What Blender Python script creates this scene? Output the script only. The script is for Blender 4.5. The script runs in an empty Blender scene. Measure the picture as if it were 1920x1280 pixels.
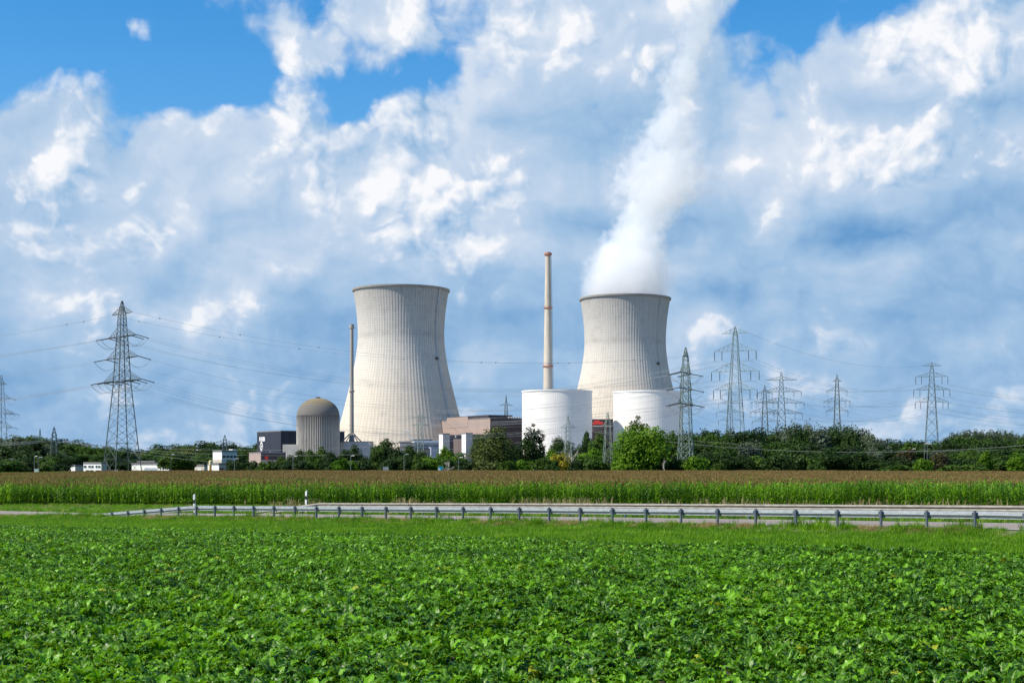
import bpy, math, random
import numpy as np
from mathutils import Vector, Matrix, Euler

random.seed(7)
rng = np.random.default_rng(7)
SC = bpy.context.scene
COL = SC.collection
F = 2666.67          # focal length in photo pixels (50 mm on a 36 mm sensor, 1920 px wide)
CAMZ = 5.0           # eye height above the plain
HOR = 865.0          # horizon row of the photograph
R = math.radians


def P(px, py, d):
    """a point at depth d seen at photo pixel (px, py)"""
    return Vector(((px - 960) * d / F, d, CAMZ + (HOR - py) * d / F))


def lin(c):
    """sRGB 0..1 or hex to linear rgba"""
    if isinstance(c, str):
        c = [int(c[i:i + 2], 16) / 255 for i in (0, 2, 4)]
    return tuple((x / 12.92 if x <= 0.04045 else ((x + 0.055) / 1.055) ** 2.4) for x in c) + (1.0,)


class NT:
    """small helper round a node tree"""

    def __init__(s, tree):
        s.t = tree
        tree.nodes.clear()

    def n(s, typ, **kw):
        nd = s.t.nodes.new(typ)
        for k, v in kw.items():
            setattr(nd, k, v)
        return nd

    def link(s, a, b):
        s.t.links.new(a, b)

    def put(s, sock, v):
        if isinstance(v, bpy.types.NodeSocket):
            s.t.links.new(v, sock)
        elif v is not None:
            sock.default_value = v

    def m(s, op, a, b=None, c=None, clamp=False):
        nd = s.n('ShaderNodeMath', operation=op, use_clamp=clamp)
        for i, v in enumerate((a, b, c)):
            if v is not None:
                s.put(nd.inputs[i], v)
        return nd.outputs[0]

    def vm(s, op, a, b=None, c=None, out=0):
        nd = s.n('ShaderNodeVectorMath', operation=op)
        for i, v in enumerate((a, b, c)):
            if v is not None:
                s.put(nd.inputs[i], v)
        return nd.outputs['Value'] if op in ('DOT_PRODUCT', 'LENGTH', 'DISTANCE') else nd.outputs[0]

    def noise(s, vec, scale, detail=4, rough=0.55, dist=0.0, dim='3D', out='Fac', lac=2.0):
        nd = s.n('ShaderNodeTexNoise', noise_dimensions=dim)
        if vec is not None:
            s.link(vec, nd.inputs['Vector'])
        nd.inputs['Scale'].default_value = scale
        nd.inputs['Detail'].default_value = detail
        nd.inputs['Roughness'].default_value = rough
        nd.inputs['Lacunarity'].default_value = lac
        nd.inputs['Distortion'].default_value = dist
        return nd.outputs[out]

    def xyz(s, x=0.0, y=0.0, z=0.0):
        nd = s.n('ShaderNodeCombineXYZ')
        for i, v in enumerate((x, y, z)):
            s.put(nd.inputs[i], v)
        return nd.outputs[0]

    def sep(s, v):
        nd = s.n('ShaderNodeSeparateXYZ')
        s.link(v, nd.inputs[0])
        return nd.outputs

    def smooth(s, v, a, b, lo=0.0, hi=1.0):
        nd = s.n('ShaderNodeMapRange', interpolation_type='SMOOTHSTEP')
        s.put(nd.inputs[0], v)
        for i, q in zip((1, 2, 3, 4), (a, b, lo, hi)):
            s.put(nd.inputs[i], q)
        return nd.outputs[0]

    def rng(s, v, a, b, lo=0.0, hi=1.0):
        nd = s.n('ShaderNodeMapRange')
        s.put(nd.inputs[0], v)
        for i, q in zip((1, 2, 3, 4), (a, b, lo, hi)):
            s.put(nd.inputs[i], q)
        return nd.outputs[0]

    def mix(s, f, a, b, blend='MIX'):
        nd = s.n('ShaderNodeMix', data_type='RGBA', blend_type=blend)
        s.put(nd.inputs[0], f)
        s.put(nd.inputs[6], a)
        s.put(nd.inputs[7], b)
        return nd.outputs[2]

    def ramp(s, f, stops, interp='LINEAR'):
        nd = s.n('ShaderNodeValToRGB')
        cr = nd.color_ramp
        cr.interpolation = interp
        while len(cr.elements) < len(stops):
            cr.elements.new(0.5)
        for e, (p, c) in zip(cr.elements, stops):
            e.position = p
            e.color = c if len(c) == 4 else tuple(c) + (1,)
        s.put(nd.inputs[0], f)
        return nd.outputs[0]


# ------------------------------------------------------------------ camera, light, colour management
SUN_AZ = R(70)      # the sun stands 70 degrees to the left of straight behind the camera
SUN_EL = R(47)
SUN = Vector((-math.sin(SUN_AZ) * math.cos(SUN_EL), -math.cos(SUN_AZ) * math.cos(SUN_EL), math.sin(SUN_EL)))

cam = bpy.data.cameras.new('camera')
cam.lens = 50
cam.sensor_width = 36
cam.shift_y = (HOR - 640) / 1920
cam.clip_start = 0.5
cam.clip_end = 40000
camo = bpy.data.objects.new('camera', cam)
camo.location = (0, 0, CAMZ)
camo.rotation_euler = (R(90), 0, 0)
COL.objects.link(camo)
SC.camera = camo

sl = bpy.data.lights.new('sun', 'SUN')
sl.energy = 5.0
sl.angle = R(0.5)
sl.color = (1.0, 0.90, 0.755)
so = bpy.data.objects.new('sun', sl)
so.rotation_euler = (-SUN).to_track_quat('-Z', 'Y').to_euler()
so.location = SUN * 500
COL.objects.link(so)

vs = SC.view_settings
SC.display_settings.display_device = 'sRGB'
vs.view_transform = 'Standard'
vs.look = 'None'
vs.exposure = 0.40
vs.gamma = 1.0
vs.use_curve_mapping = False
cy = SC.cycles
cy.use_denoising = True
try:
    cy.denoiser = 'OPENIMAGEDENOISE'
except Exception:
    pass
cy.max_bounces = 16
cy.diffuse_bounces = 3
cy.glossy_bounces = 2
cy.transmission_bounces = 3
cy.transparent_max_bounces = 8
cy.volume_bounces = 14
cy.caustics_reflective = False
cy.caustics_refractive = False
cy.sample_clamp_indirect = 8
SC.render.film_transparent = False
# ------------------------------------------------------------------ sky: Nishita blue with broken cumulus, laid out by compass bearing and elevation
WS = 0.1
SKY_ROT = R(180 + 70)
EXPO = 2 ** 0.40
SKY_TINT = (0.36 / EXPO, 1.22 / EXPO, 1.72 / EXPO, 1)


# brightness of the clouds (0 blue-grey .. 9 white) and cover (0 open sky .. 9 cloud) by bearing (columns) and elevation (rows, top first)
BRIGHT = ["5555566666667668866686555655677", "5555655676687577776565445667777", "5555655565665677667564555679977",
          "5665555555555676554564656688877", "5655567765577874443474767544423", "5564567676677866434574778776556",
          "5674666767688766555686778886556", "5586576758797787656775575665433", "5546584556756676322643474354223",
          "5665955666666786555735463101345", "5565646677555434436864434555334", "4776445743433223336832243443233",
          "4654587532222222333356343333334", "3444454433322254444564343643443", "3344344433433364454454344433434",
          "4344434444444444444444443444344", "4444444444444444444444444444444", "4444444444444444444444444444444"]
COVER = ["0000116673899569999998321632899", "0001412796799679999998553868999", "0000100488674389999998767999999",
         "1221000042110599999998799999999", "4665335663268999999999899999999", "6873699987889999999999999999999",
         "8985899999999999999999999999999"]


def build_world():
    w = bpy.data.worlds.new("World")
    SC.world = w
    w.use_nodes = True
    N = NT(w.node_tree)
    d = N.n('ShaderNodeTexCoord').outputs['Generated']
    dx, dy, dz = N.sep(d)
    az = N.m('ARCTAN2', dx, dy)
    el = N.m('ARCSINE', dz)
    p = N.xyz(az, el, 0.0)
    # break the outlines up
    wv = N.vm('SUBTRACT', N.noise(p, 11.0, 4, 0.6, out='Color', dim='2D'), (0.5, 0.5, 0.5))
    pw = N.vm('MULTIPLY_ADD', wv, (0.052, 0.034, 0.0), p)

    # coarse weather map: one row of bearings per 50 photo rows of elevation; red = brightness, green = cover
    ux, uy, _ = N.sep(pw)
    fx = N.rng(ux, -math.atan(960 / F), math.atan(960 / F), 0.0, 1.0)
    rowf = N.m('MULTIPLY', N.m('SUBTRACT', HOR, N.m('MULTIPLY', N.m('TANGENT', N.m('MINIMUM', uy, 1.2)), F * 1.03)), 1 / 50.0)
    rowf = N.m('MAXIMUM', N.m('MINIMUM', rowf, len(BRIGHT) - 1.0), 0.0)
    acc = (0.0, 0.0, 0.0)
    for i, br in enumerate(BRIGHT):
        cv = COVER[i] if i < len(COVER) else '9' * 31
        rp = N.ramp(fx, [(k / 30, (int(br[k]) / 9, int(cv[k]) / 9, 0)) for k in range(31)])
        wt = N.m('SUBTRACT', 1.0, N.m('ABSOLUTE', N.m('SUBTRACT', rowf, float(i))), clamp=True)
        acc = N.vm('MULTIPLY_ADD', rp, N.xyz(wt, wt, wt), acc)
    bright, cover, _ = N.sep(acc)
    cover = N.m('SUBTRACT', cover, N.m('MAXIMUM', N.smooth(el, 0.36, 0.62, 0.0, 0.62), N.smooth(N.m('ABSOLUTE', az), 0.5, 0.9, 0.0, 0.60)))      # unseen cover overhead and to the sides thinned to lower the fill light

    # clouds look smaller and flatter towards the horizon
    e2 = N.m('POWER', N.m('MAXIMUM', N.m('ADD', el, 0.06), 0.01), 0.72)
    st = N.xyz(az, N.m('MULTIPLY', e2, 1.05), 0.0)
    L = (-0.0075, 0.009, 0.0)                     # towards the sun, in bearing/elevation

    def dens(q):
        n1 = N.noise(q, 8.0, 8, 0.57, 0.15, dim='2D')
        v = N.n('ShaderNodeTexVoronoi', feature='F1', voronoi_dimensions='2D')
        v.inputs['Scale'].default_value = 17.0
        v.inputs['Detail'].default_value = 3.0
        v.inputs['Roughness'].default_value = 0.6
        N.link(N.vm('MULTIPLY_ADD', wv, (0.06, 0.06, 0.0), q), v.inputs['Vector'])
        return N.m('MULTIPLY_ADD', v.outputs['Distance'], -0.34, N.m('MULTIPLY', n1, 1.35))

    cover = N.m('ADD', cover, N.smooth(el, 0.17, 0.25, 0.4, 0.0))
    d0 = dens(st)
    d1 = dens(N.vm('ADD', st, L))
    lit = N.m('SUBTRACT', d0, d1)
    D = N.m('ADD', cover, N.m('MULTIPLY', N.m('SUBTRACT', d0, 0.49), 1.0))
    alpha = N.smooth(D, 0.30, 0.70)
    big = N.m('SUBTRACT', N.noise(N.vm('MULTIPLY', st, (1, 1.7, 1)), 11.0, 4, 0.5, 0.2, dim='2D'), 0.5)
    # soft grey-blue sheet behind, crisp sunlit heads in front of it
    back = N.m('MULTIPLY_ADD', big, 0.22, N.m('MULTIPLY_ADD', bright, 0.88, 0.0))
    back = N.m('SUBTRACT', back, N.smooth(el, 0.0, 0.13, 0.10, 0.0))
    back = N.m('MULTIPLY_ADD', N.m('SUBTRACT', d0, 0.49), 0.14, back)
    back = N.m('MULTIPLY_ADD', lit, 0.30, back, clamp=True)
    D2 = N.m('MULTIPLY_ADD', N.m('SUBTRACT', d0, 0.49), 1.5, N.m('MULTIPLY_ADD', bright, 1.35, -0.74))
    D2 = N.m('ADD', D2, N.smooth(el, 0.03, 0.20, 0.22, 0.0))
    pa = N.m('MULTIPLY', N.smooth(D2, -0.04, 0.22), N.smooth(el, 0.03, 0.18, 0.55, 1.0))
    puff = N.m('MULTIPLY_ADD', lit, 1.9, N.m('MULTIPLY_ADD', bright, 0.85, 0.04), clamp=True)
    lm = N.n('ShaderNodeMix', data_type='FLOAT')
    N.put(lm.inputs[0], pa)
    N.put(lm.inputs[2], back)
    N.put(lm.inputs[3], puff)
    lum = lm.outputs[0]
    ccol = N.ramp(lum, [(0.0, lin((0.42, 0.62, 0.815))), (0.33, lin((0.625, 0.755, 0.885))), (0.55, lin((0.745, 0.825, 0.92))),
                        (0.78, lin((0.875, 0.91, 0.96))), (1.0, lin((0.975, 0.98, 0.995)))])
    ccol = N.vm('SCALE', ccol)
    ccol.node.inputs['Scale'].default_value = 1.0 / WS / EXPO
    sky = N.n('ShaderNodeTexSky', sky_type='NISHITA')
    sky.sun_disc = False
    sky.sun_elevation = SUN_EL
    sky.sun_rotation = SKY_ROT
    sky.altitude = 400
    sky.air_density = 1.0
    sky.dust_density = 0.6
    sky.ozone_density = 2.5
    sk = N.mix(1.0, sky.outputs[0], SKY_TINT, 'MULTIPLY')
    # pale blue thin air low over the horizon between the clouds
    low = N.smooth(el, 0.02, 0.36, 0.80, 0.0)
    sk = N.mix(low, sk, tuple(c / WS / EXPO for c in lin((0.545, 0.715, 0.875))[:3]) + (1,))
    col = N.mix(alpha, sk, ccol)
    # below the horizon: dull green earth, seen only in reflections
    col = N.mix(N.smooth(el, -0.03, -0.005, 1.0, 0.0), col, (0.6, 0.8, 0.35, 1))
    bg = N.n('ShaderNodeBackground')
    N.link(col, bg.inputs[0])
    bg.inputs[1].default_value = WS
    out = N.n('ShaderNodeOutputWorld')
    N.link(bg.outputs[0], out.inputs[0])
    w.cycles.sampling_method = 'MANUAL'
    w.cycles.sample_map_resolution = 512


build_world()
# ------------------------------------------------------------------ object helpers
class MB:
    """collects shapes, then links them as ONE mesh object"""

    def __init__(s):
        s.v, s.f, s.mi, s.cur = [], [], [], 0

    def add(s, verts, faces):
        o = len(s.v)
        s.v += [tuple(q) for q in verts]
        s.f += [tuple(o + i for i in f) for f in faces]
        s.mi += [s.cur] * len(faces)

    def box(s, x0, x1, y0, y1, z0, z1):
        s.add([(x0, y0, z0), (x1, y0, z0), (x1, y1, z0), (x0, y1, z0), (x0, y0, z1), (x1, y0, z1), (x1, y1, z1), (x0, y1, z1)],
              [(3, 2, 1, 0), (4, 5, 6, 7), (0, 1, 5, 4), (1, 2, 6, 5), (2, 3, 7, 6), (3, 0, 4, 7)])

    def bar(s, a, b, w, n=4, w2=None):
        a, b = Vector(a), Vector(b)
        d = (b - a)
        if d.length < 1e-6:
            return
        d.normalize()
        u = d.cross(Vector((0, 0, 1)))
        if u.length < 1e-3:
            u = Vector((1, 0, 0))
        u.normalize()
        w_ = d.cross(u)
        w2 = w if w2 is None else w2
        vs_, fs = [], []
        for c, r in ((a, w), (b, w2)):
            for i in range(n):
                t = 2 * math.pi * (i + 0.5) / n
                vs_.append(c + (u * math.cos(t) + w_ * math.sin(t)) * r)
        for i in range(n):
            j = (i + 1) % n
            fs.append((i, j, n + j, n + i))
        fs.append(tuple(range(n - 1, -1, -1)))
        fs.append(tuple(range(n, 2 * n)))
        s.add(vs_, fs)

    def tube(s, pts, r, n=4, closed_ends=True):
        pts = [Vector(p) for p in pts]
        vs_, fs = [], []
        for k, p in enumerate(pts):
            d = (pts[min(k + 1, len(pts) - 1)] - pts[max(k - 1, 0)]).normalized()
            u = d.cross(Vector((0, 0, 1)))
            if u.length < 1e-3:
                u = Vector((1, 0, 0))
            u.normalize()
            w_ = d.cross(u)
            rr = r[k] if isinstance(r, (list, tuple)) else r
            for i in range(n):
                t = 2 * math.pi * i / n
                vs_.append(p + (u * math.cos(t) + w_ * math.sin(t)) * rr)
        for k in range(len(pts) - 1):
            for i in range(n):
                j = (i + 1) % n
                fs.append((k * n + i, k * n + j, (k + 1) * n + j, (k + 1) * n + i))
        if closed_ends:
            fs.append(tuple(range(n - 1, -1, -1)))
            fs.append(tuple((len(pts) - 1) * n + i for i in range(n)))
        s.add(vs_, fs)

    def lathe(s, prof, n=48, cap=True, cx=0.0, cy=0.0):
        """prof: list of (radius, z) from bottom to top"""
        vs_, fs = [], []
        for r, z in prof:
            for i in range(n):
                t = 2 * math.pi * i / n
                vs_.append((cx + r * math.cos(t), cy + r * math.sin(t), z))
        for k in range(len(prof) - 1):
            for i in range(n):
                j = (i + 1) % n
                fs.append((k * n + i, k * n + j, (k + 1) * n + j, (k + 1) * n + i))
        if cap:
            fs.append(tuple(range(n - 1, -1, -1)))
            fs.append(tuple((len(prof) - 1) * n + i for i in range(n)))
        s.add(vs_, fs)

    def prism(s, poly, z0, z1):
        n = len(poly)
        s.add([(x, y, z0) for x, y in poly] + [(x, y, z1) for x, y in poly],
              [tuple(range(n - 1, -1, -1)), tuple(range(n, 2 * n))] + [(i, (i + 1) % n, n + (i + 1) % n, n + i) for i in range(n)])

    def build(s, name, mats, parent=None, smooth=False, loc=None, rotz=0.0, coll=None):
        me = bpy.data.meshes.new(name)
        me.from_pydata(s.v, [], s.f)
        for m_ in (mats if isinstance(mats, (list, tuple)) else [mats]):
            me.materials.append(m_)
        if any(s.mi):
            me.polygons.foreach_set('material_index', s.mi)
        if smooth is True:
            me.polygons.foreach_set('use_smooth', [True] * len(me.polygons))
        elif smooth:
            me.polygons.foreach_set('use_smooth', [True] * len(me.polygons))
            me.set_sharp_from_angle(angle=R(smooth))
        me.update()
        o = bpy.data.objects.new(name, me)
        (coll or COL).objects.link(o)
        if loc is not None:
            o.location = loc
        o.rotation_euler = (0, 0, rotz)
        if parent is not None:
            o.parent = parent
        return o


def np_mesh(name, V, Fq, mats, attrs=None, smooth=False, mi=None):
    """V (n,3), Fq (m,k) index array with constant k"""
    me = bpy.data.meshes.new(name)
    V = np.asarray(V, dtype=np.float32)
    Fq = np.asarray(Fq, dtype=np.int32)
    me.vertices.add(len(V))
    me.vertices.foreach_set('co', V.ravel())
    k = Fq.shape[1]
    me.loops.add(Fq.size)
    me.loops.foreach_set('vertex_index', Fq.ravel())
    me.polygons.add(len(Fq))
    me.polygons.foreach_set('loop_start', np.arange(0, Fq.size, k, dtype=np.int32))
    for m_ in (mats if isinstance(mats, (list, tuple)) else [mats]):
        me.materials.append(m_)
    if mi is not None:
        me.polygons.foreach_set('material_index', np.asarray(mi, dtype=np.int32))
    if smooth:
        me.polygons.foreach_set('use_smooth', np.ones(len(Fq), dtype=bool))
    me.update(calc_edges=True)
    for nm, (dom, arr) in (attrs or {}).items():
        at = me.attributes.new(nm, 'FLOAT', dom)
        at.data.foreach_set('value', np.asarray(arr, dtype=np.float32).ravel())
    return me


def tag(o, label=None, cat=None, group=None, kind=None):
    if label:
        o['label'] = label
    if cat:
        o['category'] = cat
    if group:
        o['group'] = group
    if kind:
        o['kind'] = kind
    return o


def thing(name, label, cat, loc=(0, 0, 0), rotz=0.0, group=None):
    o = bpy.data.objects.new(name, None)
    o.empty_display_size = 1.0
    COL.objects.link(o)
    o.location = loc
    o.rotation_euler = (0, 0, rotz)
    return tag(o, label, cat, group)


# ------------------------------------------------------------------ materials
def new_mat(name):
    m_ = bpy.data.materials.new(name)
    m_.use_nodes = True
    N = NT(m_.node_tree)
    out = N.n('ShaderNodeOutputMaterial')
    b = N.n('ShaderNodeBsdfPrincipled')
    N.link(b.outputs[0], out.inputs[0])
    return m_, N, b, out


def pmat(name, col, rough=0.8, var=0.12, scale=0.6, metal=0.0, spec=0.4, stretch=(1, 1, 1), bump=0.0):
    m_, N, b, _ = new_mat(name)
    oc = N.n('ShaderNodeTexCoord').outputs['Object']
    q = N.vm('MULTIPLY', oc, stretch)
    n = N.noise(q, scale, 5, 0.6)
    c = N.mix(N.smooth(n, 0.25, 0.75), tuple(x * (1 - var) for x in col[:3]) + (1,), tuple(min(1, x * (1 + var)) for x in col[:3]) + (1,))
    N.link(c, b.inputs['Base Color'])
    b.inputs['Roughness'].default_value = rough
    b.inputs['Metallic'].default_value = metal
    b.inputs['Specular IOR Level'].default_value = spec
    if bump:
        bp = N.n('ShaderNodeBump')
        bp.inputs['Strength'].default_value = bump
        N.link(n, bp.inputs['Height'])
        N.link(bp.outputs[0], b.inputs['Normal'])
    return m_


def leaf_mat(name, a, bcol, rough=0.5, trans=0.3, objvar=0.25, tip=None, spec=0.35, patch=0.0):
    """two leaf tones mixed by the mesh's own tint; every plant a little different"""
    m_, N, b, out = new_mat(name)
    t = N.n('ShaderNodeAttribute', attribute_name='tint').outputs['Fac']
    rnd = N.n('ShaderNodeObjectInfo').outputs['Random']
    t2 = N.m('MULTIPLY_ADD', N.m('SUBTRACT', rnd, 0.5), objvar * 2, t, clamp=True)
    if patch:                                        # broad patches of lusher and drier growth
        loc = N.n('ShaderNodeObjectInfo').outputs['Location']
        pn = N.m('ADD', N.noise(loc, patch, 3, 0.6), -0.5)
        t2 = N.m('MULTIPLY_ADD', pn, 1.6, t2, clamp=True)
    c = N.mix(t2, a, bcol)
    if tip is not None:
        c = N.mix(N.n('ShaderNodeAttribute', attribute_name='rib').outputs['Fac'], c, tip)
    N.link(c, b.inputs['Base Color'])
    b.inputs['Roughness'].default_value = rough
    b.inputs['Specular IOR Level'].default_value = spec
    tr = N.n('ShaderNodeBsdfTranslucent')
    N.link(N.mix(1.0, c, (1.25, 1.2, 0.6, 1), 'MULTIPLY'), tr.inputs[0])
    mx = N.n('ShaderNodeMixShader')
    mx.inputs[0].default_value = trans
    N.link(b.outputs[0], mx.inputs[1])
    N.link(tr.outputs[0], mx.inputs[2])
    N.link(mx.outputs[0], out.inputs[0])
    return m_


# ------------------------------------------------------------------ scattering of uncountable growth
def scatter(name, pts, rot, scl, idx, protos, label, cat):
    pts = np.asarray(pts, dtype=np.float32)
    me = bpy.data.meshes.new(name)
    me.vertices.add(len(pts))
    me.vertices.foreach_set('co', pts.ravel())
    for nm, typ, arr, key in (('prot', 'FLOAT_VECTOR', rot, 'vector'), ('pscl', 'FLOAT_VECTOR', scl, 'vector'), ('pid', 'INT', idx, 'value')):
        at = me.attributes.new(nm, typ, 'POINT')
        at.data.foreach_set(key, np.asarray(arr, dtype=np.int32 if typ == 'INT' else np.float32).ravel())
    o = bpy.data.objects.new(name, me)
    COL.objects.link(o)
    c = bpy.data.collections.new(name + '_protos')
    for k, pm in enumerate(protos):
        po = bpy.data.objects.new('%s_proto_%02d' % (name, k), pm)
        c.objects.link(po)
    t = bpy.data.node_groups.new(name + '_scatter', 'GeometryNodeTree')
    t.interface.new_socket('Geometry', in_out='INPUT', socket_type='NodeSocketGeometry')
    t.interface.new_socket('Geometry', in_out='OUTPUT', socket_type='NodeSocketGeometry')
    nd = t.nodes
    gi, go = nd.new('NodeGroupInput'), nd.new('NodeGroupOutput')
    ci = nd.new('GeometryNodeCollectionInfo')
    ci.inputs['Collection'].default_value = c
    ci.inputs['Separate Children'].default_value = True
    ci.inputs['Reset Children'].default_value = True
    ip = nd.new('GeometryNodeInstanceOnPoints')
    ip.inputs['Pick Instance'].default_value = True

    def attr(n_, ty):
        a = nd.new('GeometryNodeInputNamedAttribute')
        a.data_type = ty
        a.inputs['Name'].default_value = n_
        return a.outputs['Attribute']
    e2r = nd.new('FunctionNodeEulerToRotation')
    L = t.links.new
    L(attr('prot', 'FLOAT_VECTOR'), e2r.inputs[0])
    L(gi.outputs[0], ip.inputs['Points'])
    L(ci.outputs[0], ip.inputs['Instance'])
    L(attr('pid', 'INT'), ip.inputs['Instance Index'])
    L(e2r.outputs[0], ip.inputs['Rotation'])
    L(attr('pscl', 'FLOAT_VECTOR'), ip.inputs['Scale'])
    L(ip.outputs[0], go.inputs[0])
    md = o.modifiers.new('scatter', 'NODES')
    md.node_group = t
    tag(o, label, cat, kind='stuff')
    return o


# ------------------------------------------------------------------ lie of the land: s runs along the road, o across it away from the camera
R0 = np.array([17.9, 55.0])
TD = np.array([-0.7305, 0.6830])
ND = np.array([0.6830, 0.7305])


def sm(x, a, b):
    t = np.clip((x - a) / (b - a), 0, 1)
    return t * t * (3 - 2 * t)


def so_of(x, y):
    return (x - R0[0]) * TD[0] + (y - R0[1]) * TD[1], (x - R0[0]) * ND[0] + (y - R0[1]) * ND[1]


def xy_of(s, o):
    return R0[0] + s * TD[0] + o * ND[0], R0[1] + s * TD[1] + o * ND[1]


def zroad(s):
    return np.interp(s, [-120, -60, 0, 25, 52, 80, 105, 140, 220], [2.9, 2.75, 2.35, 1.95, 1.45, 0.85, 0.55, 0.30, 0.0])


def terrain_so(s, o):
    zr = zroad(s)
    z = zr * (1 - sm(o, 9, 110))
    dip = sm(o, -34, -14) * (1 - sm(o, -2.2, 0.1)) * 0.34
    ditch = sm(o, 10, 13) * (1 - sm(o, 16, 22)) * 0.25
    return z - dip - ditch


def ground_z(x, y):
    s, o = so_of(np.asarray(x, dtype=float), np.asarray(y, dtype=float))
    return terrain_so(s, o)


def gz(x, y):
    return float(ground_z(x, y))


def road_pt(s, o, h=0.0):
    x, y = xy_of(s, o)
    return Vector((float(x), float(y), float(terrain_so(s, o)) + h))
# ------------------------------------------------------------------ ground, road
BEET_EDGE = -12.5                     # across-road line where the beet field ends
MZ_A, MZ_B = np.array([-58.0, 152.0]), np.array([44.0, 106.0])    # near edge line of the maize
MZ_T = (MZ_B - MZ_A) / np.linalg.norm(MZ_B - MZ_A)
MZ_N = np.array([-MZ_T[1], MZ_T[0]])
MZ_FAR = 425.0


def maize_depth(x, y):
    return (x - MZ_A[0]) * MZ_N[0] + (y - MZ_A[1]) * MZ_N[1]


def build_ground():
    def axis(lo, hi, step, far):
        a = list(np.arange(lo, hi + 1e-6, step))
        st = step
        v = hi
        while v < far:
            st *= 1.35
            v += st
            a.append(v)
        st, v = step, lo
        while v > -far:
            st *= 1.35
            v -= st
            a.insert(0, v)
        return a
    S = axis(-90, 150, 5, 14000)
    O = sorted(set([round(v, 3) for v in axis(-60, 120, 3, 14000)] + [-12.5, 0.9, 1.0, 7.4, 7.5, 9.5]))
    S, O = np.array(S), np.array(O)
    ss, oo = np.meshgrid(S, O)
    X, Y = xy_of(ss, oo)
    Z = terrain_so(ss, oo)
    Z = Z - 0.05 * ((oo > 0.95) & (oo < 7.45))       # bed under the asphalt
    V = np.stack([X.ravel(), Y.ravel(), Z.ravel()], 1)
    n = len(S)
    i, j = np.meshgrid(np.arange(len(O) - 1), np.arange(n - 1), indexing='ij')
    a = (i * n + j).ravel()
    Fq = np.stack([a, a + n, a + n + 1, a + 1], 1)[:, ::-1]
    oc = (O[:-1] + O[1:])[i.ravel()] / 2
    sc_ = (S[:-1] + S[1:])[j.ravel()] / 2
    x, y = xy_of(sc_, oc)
    md = maize_depth(x, y)
    mi = np.where(oc < BEET_EDGE, 0, np.where((md > 0) & (y < MZ_FAR), 0, np.where((y > 780) & (y < 2200) & (np.abs(x) < 500), 2, 1)))
    paving = pmat('paving', (0.34, 0.32, 0.29, 1), 0.95, 0.25, 0.05)
    soil = pmat('soil', lin((0.26, 0.23, 0.17)), 0.95, 0.3, 3.0)
    turf = pmat('turf', (0.10, 0.14, 0.035, 1), 0.95, 0.35, 1.3)
    me = np_mesh('ground', V, Fq, [soil, turf, paving], mi=mi, smooth=True)
    o = bpy.data.objects.new('ground', me)
    COL.objects.link(o)
    tag(o, kind='structure')
    if me.polygons[len(me.polygons) // 2].normal.z < 0:
        me.flip_normals()

    # asphalt with a wheel-worn grain, white edge lines
    m_, N, b, _ = new_mat('asphalt')
    oc_ = N.n('ShaderNodeTexCoord').outputs['Object']
    n1 = N.noise(oc_, 0.35, 4, 0.6)
    n2 = N.noise(oc_, 9.0, 5, 0.7)
    c = N.mix(N.smooth(n1, 0.3, 0.7), (0.21, 0.175, 0.158, 1), (0.27, 0.228, 0.205, 1))
    c = N.mix(N.m('MULTIPLY', N.smooth(n2, 0.4, 0.8), 0.35), c, (0.22, 0.20, 0.19, 1))
    N.link(c, b.inputs['Base Color'])
    b.inputs['Roughness'].default_value = 0.9

    def strip(name, o0, o1, h, mat, s0=-400, s1=400):
        Sx = np.array([v for v in S if s0 <= v <= s1])
        Ox = np.linspace(o0, o1, 4)
        s2, o2 = np.meshgrid(Sx, Ox)
        X, Y = xy_of(s2, o2)
        V = np.stack([X.ravel(), Y.ravel(), (terrain_so(s2, o2) + h).ravel()], 1)
        k = len(Sx)
        i, j = np.meshgrid(np.arange(3), np.arange(k - 1), indexing='ij')
        a = (i * k + j).ravel()
        me = np_mesh(name, V, np.stack([a, a + k, a + k + 1, a + 1], 1)[:, ::-1], mat)
        ob = bpy.data.objects.new(name, me)
        COL.objects.link(ob)
        if me.polygons[0].normal.z < 0:
            me.flip_normals()
        return ob
    tag(strip('road', 0.98, 7.42, 0.012, m_), kind='structure')
    white = pmat('road_paint', (0.75, 0.75, 0.72, 1), 0.7, 0.15, 4.0)
    tag(strip('road_marking', 1.30, 1.44, 0.017, white), kind='structure')
    tag(strip('road_marking', 6.95, 7.09, 0.017, white), kind='structure')


build_ground()


# ------------------------------------------------------------------ crash barriers and delineator posts
M_GALV = pmat('galvanised_steel', (0.205, 0.235, 0.25, 1), 0.58, 0.25, 5.0, metal=0.0, spec=0.3, stretch=(1, 1, 3))
M_GALV_OLD = pmat('weathered_steel', (0.265, 0.245, 0.21, 1), 0.75, 0.3, 3.0, metal=0.0, spec=0.25, stretch=(1, 1, 3))
M_POST = pmat('post_steel', (0.10, 0.125, 0.15, 1), 0.5, 0.25, 6.0, metal=0.3, spec=0.5)
M_WHITE = pmat('white_plastic', (0.80, 0.80, 0.78, 1), 0.5, 0.04, 3.0)
M_BLACK = pmat('black_plastic', (0.02, 0.02, 0.022, 1), 0.5, 0.1, 3.0)
M_REFL = pmat('reflector', (0.55, 0.50, 0.40, 1), 0.2, 0.1, 3.0)


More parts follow.
